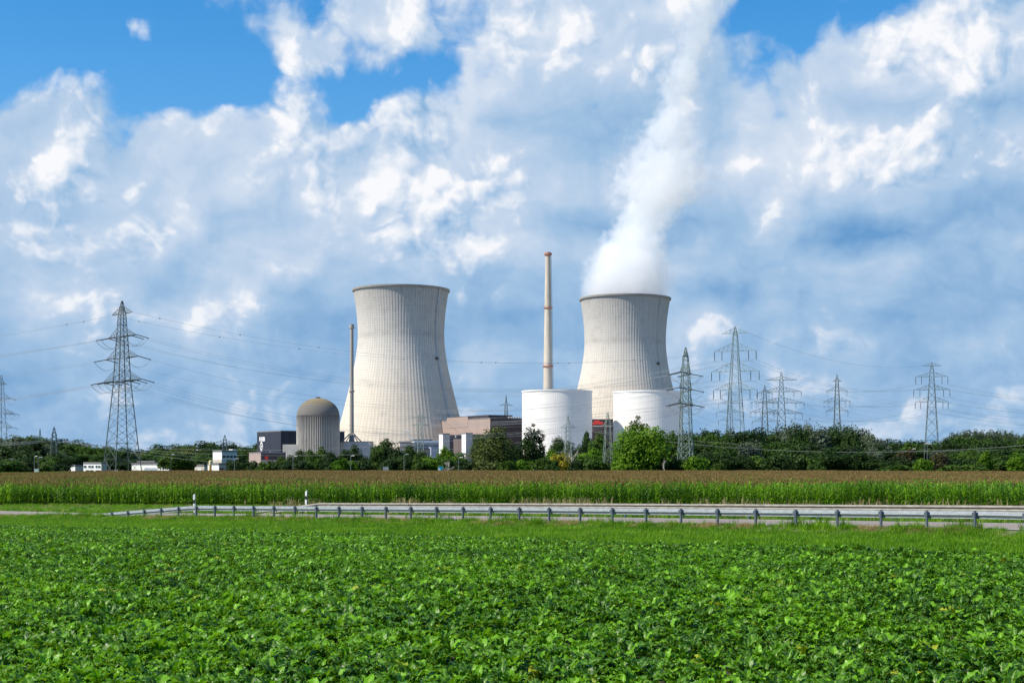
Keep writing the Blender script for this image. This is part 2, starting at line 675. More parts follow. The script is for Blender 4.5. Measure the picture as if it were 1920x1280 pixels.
def barrier(label, off, face, s_from, s_to, s_drop, s_end, step, beam_mat, post_mat, groundk):
    """face=+1: beam on the far side of the posts"""
    x, y, = xy_of(s_from, off)
    root = thing('crash_barrier', label, 'crash barrier', (float(x), float(y), gz(x, y)))
    inv = -root.location

    def h_of(s):
        if s <= s_drop:
            return 0.75
        return 0.75 - 0.66 * min(1.0, (s - s_drop) / (s_end - s_drop))
    # double-wave beam profile: (across, height below top)
    prof = [(0.0, 0.0), (0.035, -0.012), (0.075, -0.05), (0.08, -0.085), (0.02, -0.125), (0.0, -0.155), (0.02, -0.185), (0.08, -0.225), (0.075, -0.26), (0.035, -0.298), (0.0, -0.31)]
    Ss = list(np.arange(s_from, s_end + 0.01, 1.0))
    if face > 0:      # this one is seen from behind: closed back with a lip
        prof = [(0.075, 0.0), (0.08, -0.018), (0.06, -0.04), (0.012, -0.15), (0.0, -0.172), (0.012, -0.19), (0.07, -0.262), (0.075, -0.28), (0.045, -0.31)]
    b = MB()
    k = len(prof)
    V, Fc = [], []
    for s in Ss:
        for th in (0, 1):
            for a, hh in prof:
                V.append(road_pt(s, off + (0.06 + a + th * 0.006) * face, h_of(s) + hh) + inv)
    for i in range(len(Ss) - 1):
        for th in (0, 1):
            for j in range(k - 1):
                p = (2 * i + th) * k + j
                q = (2 * (i + 1) + th) * k + j
                Fc.append((p, q, q + 1, p + 1))
        for j in (0, k - 1):
            Fc.append((2 * i * k + j, (2 * i + 1) * k + j, (2 * i + 3) * k + j, (2 * i + 2) * k + j))
    b.add(V, Fc)
    b.build('beam', beam_mat, root, smooth=50)
    s = s_from
    while s < s_end - 1.5:
        h = h_of(s)
        if h > 0.22:
            p = MB()
            base = road_pt(s, off, 0) + inv
            yaw = math.atan2(TD[1], TD[0])
            # sigma-shaped post: web and two flanges
            c_, s_ = math.cos(yaw), math.sin(yaw)

            def bx(u0, u1, v0, v1, z0, z1):
                vv = [(u0, v0), (u1, v0), (u1, v1), (u0, v1)]
                poly = [(base.x + u * c_ - v * s_, base.y + u * s_ + v * c_) for u, v in vv]
                p.prism(poly, base.z + z0, base.z + z1)
            top = h + 0.015
            bx(-0.04, -0.026, -0.05, 0.05, -0.3, top)
            bx(-0.026, 0.038, -0.05, -0.040, -0.3, top - 0.002)
            bx(-0.026, 0.038, 0.040, 0.05, -0.3, top - 0.002)
            bx(-0.02, 0.10, 0.051, 0.058, h - 0.26, h - 0.06)      # bracket plate
            p.build('post', post_mat, root)
        s += step
    return root


barrier('grey steel crash barrier on the near road side, its end sloping into grass', 0.0, 1, -24, 66, 52.5, 66.5, 2.0, M_GALV, M_POST, 0)
barrier('pale weathered crash barrier on the far side of the road, in front of the maize', 8.5, -1, -36, 58, 50, 57.5, 4.0, M_GALV_OLD, M_POST, 0)


def delineator(label, s, off, h0, lean):
    p = road_pt(s, off, 0)
    root = thing('delineator_post', label, 'marker post', p, math.atan2(TD[1], TD[0]) - R(60), 'delineator posts beside the road')
    root.rotation_euler.y = lean

    def ring(z, k=1.0):
        return [(-0.06 * k, -0.06 * k, z), (0.06 * k, -0.06 * k, z), (0.06 * k, 0.03 * k, z), (0.0, 0.075 * k, z), (-0.06 * k, 0.03 * k, z)]
    z0, z1, z2, z3 = 0.02, h0 + 0.30, h0 + 0.55, h0 + 0.85
    for nm, za, zb, m_ in (('post', z0, z1, M_WHITE), ('band', z1 + 0.001, z2, M_BLACK), ('head', z2 + 0.001, z3, M_WHITE)):
        b = MB()
        lo, hi = ring(za), ring(zb)
        if nm == 'band':
            lo = [(x, y, z + 0.05 * (x / 0.06)) for x, y, z in lo]
            hi = [(x, y, z + 0.05 * (x / 0.06)) for x, y, z in hi]
        if nm == 'head':
            lo = [(x, y, z + 0.05 * (x / 0.06)) for x, y, z in lo]
            hi = [(x, y, z - 0.05 * (y / 0.06)) for x, y, z in hi]
        if nm == 'post':
            hi = [(x, y, z + 0.05 * (x / 0.06)) for x, y, z in hi]
        b.add(lo + hi, [(4, 3, 2, 1, 0), (5, 6, 7, 8, 9)] + [(i, (i + 1) % 5, 5 + (i + 1) % 5, 5 + i) for i in range(5)])
        pt = b.build(nm, m_, root)
        if nm == 'band':
            r = MB()
            r.box(-0.025, 0.025, -0.068, -0.0605, z1 + 0.06, z2 - 0.06)
            r.build('reflector', M_REFL, pt)


delineator('white delineator post with black band standing behind the near crash barrier', 53.0, 0.55, 0.62, R(-3))
delineator('small white and black delineator post at the start of the far crash barrier', 52.2, 9.0, 0.70, R(2))
# ------------------------------------------------------------------ the power station
def concrete_tower_mat(name, nrib, H, streak_seed):
    m_, N, b, _ = new_mat(name)
    oc = N.n('ShaderNodeTexCoord').outputs['Object']
    x, y, z = N.sep(oc)
    ang = N.m('ARCTAN2', y, x)
    u = N.m('FRACT', N.m('MULTIPLY_ADD', ang, nrib / (2 * math.pi), 0.5 + nrib))
    seam = N.smooth(N.m('ABSOLUTE', N.m('SUBTRACT', u, 0.5)), 0.05, 0.15, 1.0, 0.0)
    v = N.m('FRACT', N.m('MULTIPLY', z, 1 / 2.1))
    lift = N.smooth(N.m('ABSOLUTE', N.m('SUBTRACT', v, 0.5)), 0.07, 0.16, 1.0, 0.0)
    zz = N.m('MULTIPLY', z, 1.0 / H)
    cyl = N.xyz(N.m('MULTIPLY', ang, 40.0), streak_seed, N.m('MULTIPLY', z, 0.12))
    band = N.noise(N.xyz(N.m('MULTIPLY', ang, 3.0), streak_seed, N.m('MULTIPLY', z, 0.13)), 1.0, 4, 0.65)
    streak = N.noise(cyl, 0.55, 5, 0.65)
    panel = N.noise(N.xyz(N.m('MULTIPLY', ang, nrib / 6.283), 3.0, N.m('MULTIPLY', z, 0.47)), 0.8, 2, 0.5)
    # lower courses are warm beige concrete, higher ones weathered grey
    base = N.ramp(zz, [(0.0, (0.60, 0.52, 0.41)), (0.40, (0.64, 0.57, 0.475)), (0.62, (0.61, 0.575, 0.52)), (0.85, (0.50, 0.485, 0.46)), (1.0, (0.42, 0.41, 0.395))])
    c = N.mix(N.m('MULTIPLY', N.smooth(band, 0.48, 0.75), 0.34), base, (0.27, 0.26, 0.245, 1))
    c = N.mix(N.m('MULTIPLY', N.smooth(streak, 0.45, 0.8), 0.30), c, (0.29, 0.28, 0.265, 1))
    run = N.noise(N.xyz(N.m('MULTIPLY', ang, 11.0), streak_seed + 5, N.m('MULTIPLY', z, 0.018)), 1.6, 5, 0.7)
    c = N.mix(N.m('MULTIPLY', N.m('MULTIPLY', N.smooth(run, 0.50, 0.72), N.smooth(zz, 0.45, 1.0)), 0.42), c, (0.23, 0.225, 0.215, 1))
    c = N.mix(N.m('MULTIPLY', N.smooth(panel, 0.35, 0.65), 0.22), c, (0.62, 0.59, 0.53, 1))
    # a darker ring of run-off at the throat
    thr = N.smooth(N.m('ABSOLUTE', N.m('SUBTRACT', zz, 0.742)), 0.0, 0.03, 0.32, 0.0)
    c = N.mix(N.m('MULTIPLY', thr, N.smooth(band, 0.3, 0.6)), c, (0.24, 0.24, 0.235, 1))
    c = N.mix(N.m('MULTIPLY', N.m('MAXIMUM', seam, N.m('MULTIPLY', lift, 0.75)), 0.30), c, (0.15, 0.145, 0.135, 1))
    N.link(c, b.inputs['Base Color'])
    b.inputs['Roughness'].default_value = 0.9
    b.inputs['Specular IOR Level'].default_value = 0.2
    return m_


def catmull(pts, n):
    P_ = [pts[0]] + list(pts) + [pts[-1]]
    out = []
    for k in range(1, len(P_) - 2):
        for i in range(n):
            t = i / n
            p0, p1, p2, p3 = (np.array(P_[k + d]) for d in (-1, 0, 1, 2))
            out.append(0.5 * (2 * p1 + (p2 - p0) * t + (2 * p0 - 5 * p1 + 4 * p2 - p3) * t * t + (3 * p1 - p0 - 3 * p2 + p3) * t ** 3))
    out.append(np.array(pts[-1]))
    return np.array(out)


M_STEEL = pmat('painted_steel', (0.62, 0.64, 0.65, 1), 0.5, 0.1, 1.0)
M_DARK = pmat('dark_metal', (0.05, 0.055, 0.06, 1), 0.6, 0.2, 1.0)
M_RIM = pmat('rim_concrete', (0.30, 0.29, 0.27, 1), 0.9, 0.15, 0.3)


def cooling_tower(label, px, top, d, k, seed, ladder):
    nrib = 100
    loc = P(px, top, d)
    H = P(px, top, d - 43).z - 1.9          # the near lip is what the eye sees
    root = thing('cooling_tower', label, 'cooling tower', (loc.x, loc.y, 0), 0, 'cooling towers of the power station')
    prof0 = [(0, 66.0), (10, 62.5), (22, 59.0), (45.5, 52.6), (74.8, 45.4), (96, 40.9), (116.7, 38.5), (136, 39.1), (150, 40.7), (160, 42.3)]
    prof = catmull([(z * H / 160, r * k) for z, r in prof0], 8)
    prof = prof[prof[:, 0] > 9.5]
    per = 6
    ang = np.linspace(0, 2 * math.pi, nrib * per, endpoint=False)
    rib = np.zeros(nrib * per)
    rib[0::per] = 0.16
    rib[1::per] = 0.16
    A, Zr = np.meshgrid(ang, np.arange(len(prof)))
    Rr = prof[Zr, 1] + rib[None, :]
    V = np.stack([Rr * np.cos(A), Rr * np.sin(A), prof[Zr, 0]], 2).reshape(-1, 3)
    n = nrib * per
    Ri = prof[Zr, 1] - 0.9
    V2 = np.stack([Ri * np.cos(A), Ri * np.sin(A), prof[Zr, 0]], 2).reshape(-1, 3)
    i, j = np.meshgrid(np.arange(len(prof) - 1), np.arange(n), indexing='ij')
    a, bq = (i * n + j).ravel(), (i * n + (j + 1) % n).ravel()
    Fo = np.stack([a, bq, bq + n, a + n], 1)
    off = len(V)
    Fi = (Fo + off)[:, ::-1]
    jj = np.arange(n)
    lo = np.stack([jj, jj + off, (jj + 1) % n + off, (jj + 1) % n], 1)
    me = np_mesh('shell', np.vstack([V, V2]), np.vstack([Fo, Fi, lo]), concrete_tower_mat('tower_concrete', nrib, H, seed), smooth=False)
    o = bpy.data.objects.new('shell', me)
    COL.objects.link(o)
    o.parent = root
    # stiffening ring and parapet at the lip
    rt = prof[-1, 1]
    b = MB()
    b.lathe([(rt - 0.95, H + 0.02), (rt + 1.0, H + 0.02), (rt + 1.35, H + 0.6), (rt + 1.35, H + 1.9), (rt + 1.0, H + 1.9), (rt + 0.9, H + 1.3), (rt - 0.95, H + 1.3), (rt - 0.95, H + 0.02)], 160, cap=False)
    b.build('rim', M_RIM, root, smooth=40)
    # raking columns under the shell
    for q in range(60):
        c = MB()
        t0 = 2 * math.pi * q / 60
        for sgn in (-1, 1):
            t1 = t0 + sgn * math.pi / 60
            c.bar((67.5 * k * math.cos(t0), 67.5 * k * math.sin(t0), 0), (prof[0, 1] * math.cos(t1), prof[0, 1] * math.sin(t1), prof[0, 0] + 0.3), 0.5, 6)
        c.build('raking_column', M_RIM, root)
    # ladder with safety cage up a meridian of the shell
    b = MB()
    tl = R(-90) + ladder[0]
    pts = [(r + 0.75, z) for z, r in prof if z > 12]
    for dt in (-0.55, 0.55):
        b.tube([(r * math.cos(tl) - dt * math.sin(tl), r * math.sin(tl) + dt * math.cos(tl), z) for r, z in pts], ladder[1], 4)
    for (r, z) in pts:
        b.box(r * math.cos(tl) - 0.6, r * math.cos(tl) + 0.6, r * math.sin(tl) - 0.6, r * math.sin(tl) + 0.6, z, z + 0.12)
    b.build('ladder', M_STEEL, root)
    zp = 0.605 * H
    rp = float(np.interp(zp, prof[:, 0], prof[:, 1])) + 0.9
    b = MB()
    b.box(-1.3, 1.3, -1.0, 1.0, -0.2, 0.0)
    for sx in (-1.3, 1.3):
        b.bar((sx, -1, 0), (sx, -1, 1.2), 0.07)
        b.bar((sx, 1, 0), (sx, 1, 1.2), 0.07)
    b.bar((-1.3, -1, 1.2), (1.3, -1, 1.2), 0.07)
    b.box(-0.9, 0.9, -0.5, 0.9, 0.02, 1.9)
    tp = tl - R(3.5)
    b.build('platform', M_DARK, root, loc=(rp * math.cos(tp), rp * math.sin(tp), zp), rotz=tp + R(90))
    return root


cooling_tower('left hyperbolic concrete cooling tower without steam, beside the thin grey stack', 752, 532, 1241, 0.975, 3.0, (R(57), 0.32))
cooling_tower('right hyperbolic concrete cooling tower with white steam rising from its top', 1172, 549.5, 1306, 0.965, 11.0, (R(47), 0.13))

M_CONC = pmat('light_concrete', (0.50, 0.48, 0.43, 1), 0.85, 0.14, 0.25, stretch=(1, 1, 0.3))
M_STACK = pmat('stack_concrete', (0.52, 0.46, 0.38, 1), 0.85, 0.16, 0.22, stretch=(1, 1, 0.25))
M_GREYSTACK = pmat('grey_stack_steel', (0.32, 0.30, 0.27, 1), 0.7, 0.12, 0.3, stretch=(1, 1, 0.2))
M_RED = pmat('faded_red_paint', (0.44, 0.21, 0.165, 1), 0.6, 0.15, 0.5)
M_HOT = pmat('signal_red', (0.70, 0.04, 0.03, 1), 0.5, 0.1, 0.5)


def big_stack():
    d = 1120
    base, k = P(1027.5, 473, d), d / F
    root = thing('exhaust_stack', 'tall tapering exhaust stack with red rings behind the left white drum', 'chimney', (base.x, base.y, 0))
    H = base.z
    b = MB()
    zs = np.linspace(0, H - 3.0, 40)
    b.lathe([(float(np.interp(z, [0, 62, H], [4.4, 3.72, 2.05])), z) for z in zs], 28)
    b.build('shaft', M_STACK, root, smooth=40)
    b = MB()
    b.lathe([(2.05, H - 2.98), (3.0, H - 2.2), (3.2, H - 1.4), (3.2, H - 0.9), (2.3, H - 0.6), (2.3, H), (1.8, H), (1.8, H - 2.98)], 28, cap=False)
    b.build('cap', M_RED, root, smooth=30)
    for py in (576.5, 686):
        z = CAMZ + (HOR - py) * k
        r = float(np.interp(z, [0, 62, H], [4.4, 3.72, 2.05]))
        b = MB()
        b.lathe([(r + 0.05, z - 1.3), (r + 0.9, z - 0.4), (r + 0.9, z - 0.1), (r + 0.05, z - 0.1)], 28, cap=False)
        for q in range(16):
            t = 2 * math.pi * q / 16
            b.bar(((r + 0.85) * math.cos(t), (r + 0.85) * math.sin(t), z - 0.1), ((r + 0.85) * math.cos(t), (r + 0.85) * math.sin(t), z + 1.0), 0.06)
        b.lathe([(r + 0.80, z + 0.92), (r + 0.92, z + 0.92), (r + 0.92, z + 1.05), (r + 0.80, z + 1.05), (r + 0.80, z + 0.92)], 28, cap=False)
        b.build('gallery', M_RED, root)
    b = MB()
    for x in (-0.25, 0.25):
        b.tube([(float(np.interp(z, [0, 62, H], [4.4, 3.72, 2.05])) + 0.5, x, z) for z in np.linspace(3, H - 3, 30)], 0.10, 4)
    b.build('ladder', M_DARK, root)


def slim_stack():
    d = 1010
    k = d / F
    top = P(659.5, 608, d)
    root = thing('exhaust_stack', 'slim grey exhaust stack braced by legs, before the left cooling tower', 'chimney', (top.x, top.y, 0))
    H = top.z
    b = MB()
    b.lathe([(2.2, 18.0), (1.6, 24.0), (1.5, 40), (1.28, H - 3.4), (1.28, H - 3.3)], 20)
    b.build('shaft', M_GREYSTACK, root, smooth=40)
    b = MB()
    b.lathe([(1.3, H - 3.28), (1.75, H - 2.8), (1.75, H), (1.2, H), (1.2, H - 3.28)], 20, cap=False)
    b.box(1.7, 2.9, -0.2, 0.2, H - 2.9, H - 2.6)
    b.build('cap', M_GREYSTACK, root)
    z = CAMZ + (HOR - 733) * k
    b = MB()
    b.lathe([(1.5, z - 0.8), (2.0, z - 0.4), (2.0, z + 0.5), (1.5, z + 0.6)], 20, cap=False)
    b.build('collar', M_GREYSTACK, root)
    for q in range(4):
        t = R(38) + q * math.pi / 2
        b = MB()
        b.bar((1.2 * math.cos(t), 1.2 * math.sin(t), 25.2), (8.2 * math.cos(t), 8.2 * math.sin(t), 18.9), 0.42, 8)
        b.build('leg', M_GREYSTACK, root)


big_stack()
slim_stack()


# white drum-shaped reactor buildings with a finely ribbed cladding
def drum_mat():
    m_, N, b, _ = new_mat('white_cladding')
    oc = N.n('ShaderNodeTexCoord').outputs['Object']
    x, y, z = N.sep(oc)
    ang = N.m('ARCTAN2', y, x)
    n1 = N.noise(N.xyz(N.m('MULTIPLY', ang, 9.0), 0.0, N.m('MULTIPLY', z, 0.012)), 3.0, 4, 0.7)
    n2 = N.noise(oc, 0.08, 4, 0.6)
    c = N.mix(N.smooth(n1, 0.3, 0.75), (0.80, 0.775, 0.735, 1), (0.745, 0.722, 0.683, 1))
    c = N.mix(N.m('MULTIPLY', N.smooth(n2, 0.5, 0.8), 0.2), c, (0.64, 0.62, 0.58, 1))
    N.link(c, b.inputs['Base Color'])
    b.inputs['Roughness'].default_value = 0.7
    return m_


M_DRUM = drum_mat()
M_COPING = pmat('white_coping', (0.80, 0.79, 0.77, 1), 0.6, 0.05, 0.5)


def reactor(label, px, top, d, rpx):
    k = d / F
    t = P(px, top, d)
    r = rpx * k
    H = P(px, top, d - r).z
    root = thing('reactor_building', label, 'reactor building', (t.x, t.y, 0), 0, 'white drum shaped reactor buildings')
    n, per = 120, 4
    A = np.linspace(0, 2 * math.pi, n * per, endpoint=False)
    rr = r + np.tile([0.0, 0.05, 0.05, 0.0], n)
    b = MB()
    vv = [(rr[i] * math.cos(A[i]), rr[i] * math.sin(A[i]), z) for z in (0.0, H - 1.2) for i in range(n * per)]
    N_ = n * per
    b.add(vv, [(i, (i + 1) % N_, N_ + (i + 1) % N_, N_ + i) for i in range(N_)])
    b.build('wall', M_DRUM, root)
    b = MB()
    b.lathe([(r - 1.2, H - 1.19), (r + 0.45, H - 1.19), (r + 0.45, H), (r - 0.9, H), (r - 1.0, H - 0.9), (0.3, H - 0.6)], 120, cap=False)
    b.build('roof', M_COPING, root, smooth=30)
    return root


reactor('left white drum shaped reactor building in front of the tall red ringed stack', 1044.5, 729.5, 1079, 65.5)
reactor('right white drum shaped reactor building behind the big bright green tree', 1214, 731, 1100, 64)


# ribbed concrete containment with a stained dome
def dome():
    d = 990
    k = d / F
    t = P(596.5, 746, d)
    r = 39.8 * k
    zs = CAMZ + (HOR - 779) * k
    H = t.z
    root = thing('containment_building', 'ribbed concrete containment building with a dark stained domed top, beside the black block', 'reactor building', (t.x, t.y, 0))
    m_, N, b_, _ = new_mat('stained_concrete')
    oc = N.n('ShaderNodeTexCoord').outputs['Object']
    x, y, z = N.sep(oc)
    ang = N.m('ARCTAN2', y, x)
    n1 = N.noise(N.xyz(N.m('MULTIPLY', ang, 14.0), 0.0, N.m('MULTIPLY', z, 0.10)), 1.2, 5, 0.7)
    n2 = N.noise(N.xyz(N.m('MULTIPLY', ang, 3.0), 4.0, N.m('MULTIPLY', z, 0.7)), 1.0, 4, 0.6)
    zr = N.m('MULTIPLY', z, 1 / H)
    c = N.ramp(zr, [(0.0, (0.56, 0.53, 0.475)), (0.50, (0.52, 0.49, 0.445)), (0.66, (0.36, 0.34, 0.31)), (0.74, (0.205, 0.195, 0.185)), (0.87, (0.18, 0.17, 0.155)), (0.93, (0.22, 0.18, 0.115)), (1.0, (0.29, 0.235, 0.13))])
    gr = N.m('FRACT', N.m('MULTIPLY_ADD', ang, 76 / (2 * math.pi), 76.125))
    groove = N.m('MULTIPLY', N.smooth(N.m('ABSOLUTE', N.m('SUBTRACT', gr, 0.5)), 0.16, 0.28, 0.0, 0.85), N.smooth(zr, 0.70, 0.76, 1.0, 0.0))  # grooves coloured darker than the ribs to strengthen the rib contrast
    crs = N.m('FRACT', N.m('MULTIPLY', z, 1 / 1.15))
    crs = N.m('MULTIPLY', N.smooth(N.m('ABSOLUTE', N.m('SUBTRACT', crs, 0.5)), 0.10, 0.22, 0.55, 0.0), N.smooth(zr, 0.70, 0.76))
    c = N.mix(crs, c, (0.07, 0.065, 0.058, 1))
    c = N.mix(groove, c, (0.14, 0.13, 0.115, 1))
    c = N.mix(N.m('MULTIPLY', N.smooth(n1, 0.45, 0.75), 0.5), c, (0.15, 0.14, 0.125, 1))
    c = N.mix(N.m('MULTIPLY', N.smooth(n2, 0.5, 0.8), 0.35), c, (0.20, 0.185, 0.16, 1))
    N.link(c, b_.inputs['Base Color'])
    b_.inputs['Roughness'].default_value = 0.95
    b_.inputs['Specular IOR Level'].default_value = 0.15
    n, per = 76, 4
    A = np.linspace(0, 2 * math.pi, n * per, endpoint=False)
    rib = np.tile([0.0, 0.5, 0.5, 0.0], n)
    b = MB()
    N_ = n * per
    vv = [((r + rib[i] - 0.3) * math.cos(A[i]), (r + rib[i] - 0.3) * math.sin(A[i]), z) for z in (0.0, zs) for i in range(N_)]
    b.add(vv, [(i, (i + 1) % N_, N_ + (i + 1) % N_, N_ + i) for i in range(N_)])
    b.build('wall', m_, root)
    b = MB()
    hd = H - zs
    prof = [(r + 0.1, zs + 0.003)] + [((r + 0.02) * math.cos(a), zs + 0.01 + hd * math.sin(a)) for a in np.linspace(0, R(88), 26)]
    # stepped courses in the dome
    pr = []
    for q, (rr, zz) in enumerate(prof):
        pr.append((rr, zz))
        if q and q % 2 == 0:
            pr.append((rr - 0.10, zz + 0.02))
    b.lathe(pr, 96)
    b.build('dome', m_, root, smooth=25)
    b = MB()
    b.lathe([(1.6, H - 0.1), (1.6, H + 0.5), (0.3, H + 0.8)], 16)
    b.build('cap', M_DARK, root)
    # pale annex at its left foot
    p0, p1 = P(531, 833, d - 6), P(560, 846, d - 6)
    b = MB()
    x0, x1 = p0.x - t.x, p1.x - t.x
    b.box(x0, x1, -8, 4, 0, p0.z)
    for q in range(9):
        xx = x0 + (x1 - x0) * (q + 0.5) / 9
        b.box(xx - 0.14, xx + 0.14, -8.12, -8.004, 3, p0.z - 0.6)
    b.build('annex', M_CONC, root)


dome()


# ---- box-shaped buildings
def clad(name, col, pitch, var=0.08, axis='xy'):
    """metal cladding: vertical joints and a little unevenness from sheet to sheet"""
    m_, N, b, _ = new_mat(name)
    oc = N.n('ShaderNodeTexCoord').outputs['Object']
    x, y, z = N.sep(oc)
    s = N.m('ADD', x, y)
    cell = N.m('FLOOR', N.m('MULTIPLY', s, 1 / pitch))
    fr = N.m('FRACT', N.m('MULTIPLY', s, 1 / pitch))
    wn = N.n('ShaderNodeTexWhiteNoise', noise_dimensions='1D')
    N.link(cell, wn.inputs['W'])
    n = N.noise(oc, 0.12, 4, 0.6)
    f = N.m('ADD', N.m('MULTIPLY', wn.outputs[0], 0.55), N.m('MULTIPLY', n, 0.45))
    c = N.mix(f, tuple(v * (1 - var) for v in col[:3]) + (1,), tuple(min(1, v * (1 + var)) for v in col[:3]) + (1,))
    j = N.smooth(N.m('ABSOLUTE', N.m('SUBTRACT', fr, 0.5)), 0.46, 0.49, 0.0, 0.55)
    c = N.mix(j, c, tuple(v * 0.3 for v in col[:3]) + (1,))
    N.link(c, b.inputs['Base Color'])
    b.inputs['Roughness'].default_value = 0.6
    b.inputs['Specular IOR Level'].default_value = 0.3
    return m_


M_NAVY = clad('dark_blue_cladding', (0.028, 0.032, 0.048, 1), 1.6, 0.25)
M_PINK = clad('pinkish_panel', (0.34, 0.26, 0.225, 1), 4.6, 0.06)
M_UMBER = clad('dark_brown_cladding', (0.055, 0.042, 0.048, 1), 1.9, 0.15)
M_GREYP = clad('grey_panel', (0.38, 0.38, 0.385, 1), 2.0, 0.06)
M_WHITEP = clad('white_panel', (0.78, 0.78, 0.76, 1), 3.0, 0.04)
M_BEIGE = clad('beige_panel', (0.52, 0.47, 0.40, 1), 2.4, 0.06)
M_ROOF = pmat('roof_felt', (0.16, 0.16, 0.17, 1), 0.9, 0.2, 0.4)
M_GLASS = pmat('dark_glass', (0.03, 0.04, 0.05, 1), 0.12, 0.2, 0.5, spec=0.7)
M_BLUEP = clad('pale_blue_panel', (0.34, 0.40, 0.50, 1), 2.5, 0.05)
M_CREAM = pmat('cream_paint', (0.72, 0.60, 0.36, 1), 0.6, 0.08, 0.5)
M_ORANGE = pmat('ochre_paint', (0.50, 0.24, 0.05, 1), 0.6, 0.08, 0.5)


def block(root, name, w, dp, z0, z1, mat, x=0, y=0, parent=None, parapet=True):
    """a box with a raised parapet; local x right, y away"""
    b = MB()
    b.box(x, x + w, y, y + dp, z0, z1)
    if parapet and z1 - z0 > 3:
        t = 0.35
        b.box(x - 0.05, x + w + 0.05, y - 0.05, y + t, z1 + 0.002, z1 + 0.5)
        b.box(x - 0.05, x + t, y + t + 0.002, y + dp, z1 + 0.002, z1 + 0.5)
        b.box(x + w - t, x + w + 0.05, y + t + 0.002, y + dp, z1 + 0.002, z1 + 0.5)
    return b.build(name, mat, parent or root)


def windows(parent, x, w, z0, z1, n, y, gap=0.25, mull=2):
    for q in range(n):
        x0 = x + w * (q + gap / 2) / n
        x1 = x + w * (q + 1 - gap / 2) / n
        b = MB()
        t = 0.10
        b.box(x0 - t, x1 + t, y - 0.12, y - 0.005, z0 - t, z0)
        b.box(x0 - t, x1 + t, y - 0.12, y - 0.005, z1, z1 + t)
        b.box(x0 - t, x0, y - 0.12, y - 0.005, z0 + 0.001, z1 - 0.001)
        b.box(x1, x1 + t, y - 0.12, y - 0.005, z0 + 0.001, z1 - 0.001)
        for k in range(1, mull):
            xm = x0 + (x1 - x0) * k / mull
            b.box(xm - 0.05, xm + 0.05, y - 0.10, y - 0.03, z0 + 0.001, z1 - 0.001)
        f = b.build('window', M_STEEL, parent)
        g = MB()
        g.box(x0, x1, y - 0.025, y - 0.004, z0, z1)
        g.build('pane', M_GLASS, f)


def side_windows(parent, yy, dp, z0, z1, n, x):
    for q in range(n):
        y0, y1 = yy + dp * (q + 0.15) / n, yy + dp * (q + 0.85) / n
        b = MB()
        b.box(x - 0.12, x - 0.005, y0 - 0.1, y1 + 0.1, z0 - 0.1, z0)
        b.box(x - 0.12, x - 0.005, y0 - 0.1, y1 + 0.1, z1, z1 + 0.1)
        f = b.build('window', M_STEEL, parent)
        g = MB()
        g.box(x - 0.03, x - 0.004, y0, y1, z0, z1)
        g.build('pane', M_GLASS, f)


def zof(py, d):
    return CAMZ + (HOR - py) * d / F


def corner_building(name, label, cat, px_l, px_c, px_r, py_top, d, ang, m_left, m_right, parts=None):
    """a box seen on its corner: the left wall runs back-left, the right wall back-right"""
    k = d / F
    c = P(px_c, py_top, d)
    a = R(ang)                                   # the right wall turns away by this angle
    root = thing(name, label, cat, (c.x, c.y, 0), a)
    # solve wall lengths so their far ends fall on the given bearings
    tr = (px_r - 960) / F
    L1 = (tr * c.y - c.x) / (math.cos(a) - tr * math.sin(a))
    tl = (px_l - 960) / F
    L2 = (tl * c.y - c.x) / (-math.sin(a) - tl * math.cos(a))
    H = c.z
    b = MB()
    b.cur = 0
    b.add([(0, 0, 0), (L1, 0, 0), (L1, 0, H), (0, 0, H), (0, L2, 0), (0, L2, H), (L1, L2, 0), (L1, L2, H)], [(0, 1, 2, 3), (6, 4, 5, 7), (1, 6, 7, 2)])
    b.mi = [0, 0, 0]
    b.add([(0, 0, 0), (0, L2, 0), (0, L2, H), (0, 0, H)], [(0, 3, 2, 1)])
    b.mi[-1] = 1
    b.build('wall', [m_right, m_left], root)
    b = MB()
    b.box(-0.15, L1 + 0.15, -0.15, 0.3, H + 0.003, H + 0.7)
    b.box(-0.15, 0.3, 0.302, L2, H + 0.003, H + 0.7)
    b.box(0.302, L1, 0.302, L2, H + 0.003, H + 0.1)
    b.build('roof', M_ROOF, root)
    return root, L1, L2, H


root, L1, L2, H = corner_building('machine_hall', 'black clad block with white letters and emblem on its left wall, behind the domed building', 'industrial building', 482, 526.5, 646, 808.5, 1025, 33, M_NAVY, M_NAVY)
# letters K R B and an emblem on the left wall (local x = 0 plane, seen from -x; reading direction is -y)
SIGNW = pmat('sign_white', (0.85, 0.85, 0.84, 1), 0.5, 0.03, 1.0)


def wall_text(parent, body, y, z, size, depth=0.12):
    cu = bpy.data.curves.new('lettering', 'FONT')
    cu.body = body
    cu.size = size
    cu.extrude = depth / 2
    cu.offset = size * 0.022
    cu.align_x = 'LEFT'
    o_ = bpy.data.objects.new('lettering', cu)
    COL.objects.link(o_)
    dg = bpy.context.evaluated_depsgraph_get()
    dg.update()
    me = bpy.data.meshes.new_from_object(o_.evaluated_get(dg))
    bpy.data.objects.remove(o_)
    me.name = 'lettering'
    me.materials.clear()
    me.materials.append(SIGNW)
    ob = bpy.data.objects.new('lettering', me)
    COL.objects.link(ob)
    ob.parent = parent
    # text x -> -y, text y -> z, text normal -> -x
    ob.matrix_local = Matrix(((0, 0, -1, -depth / 2 - 0.01), (-1, 0, 0, y), (0, 1, 0, z), (0, 0, 0, 1)))
    return ob


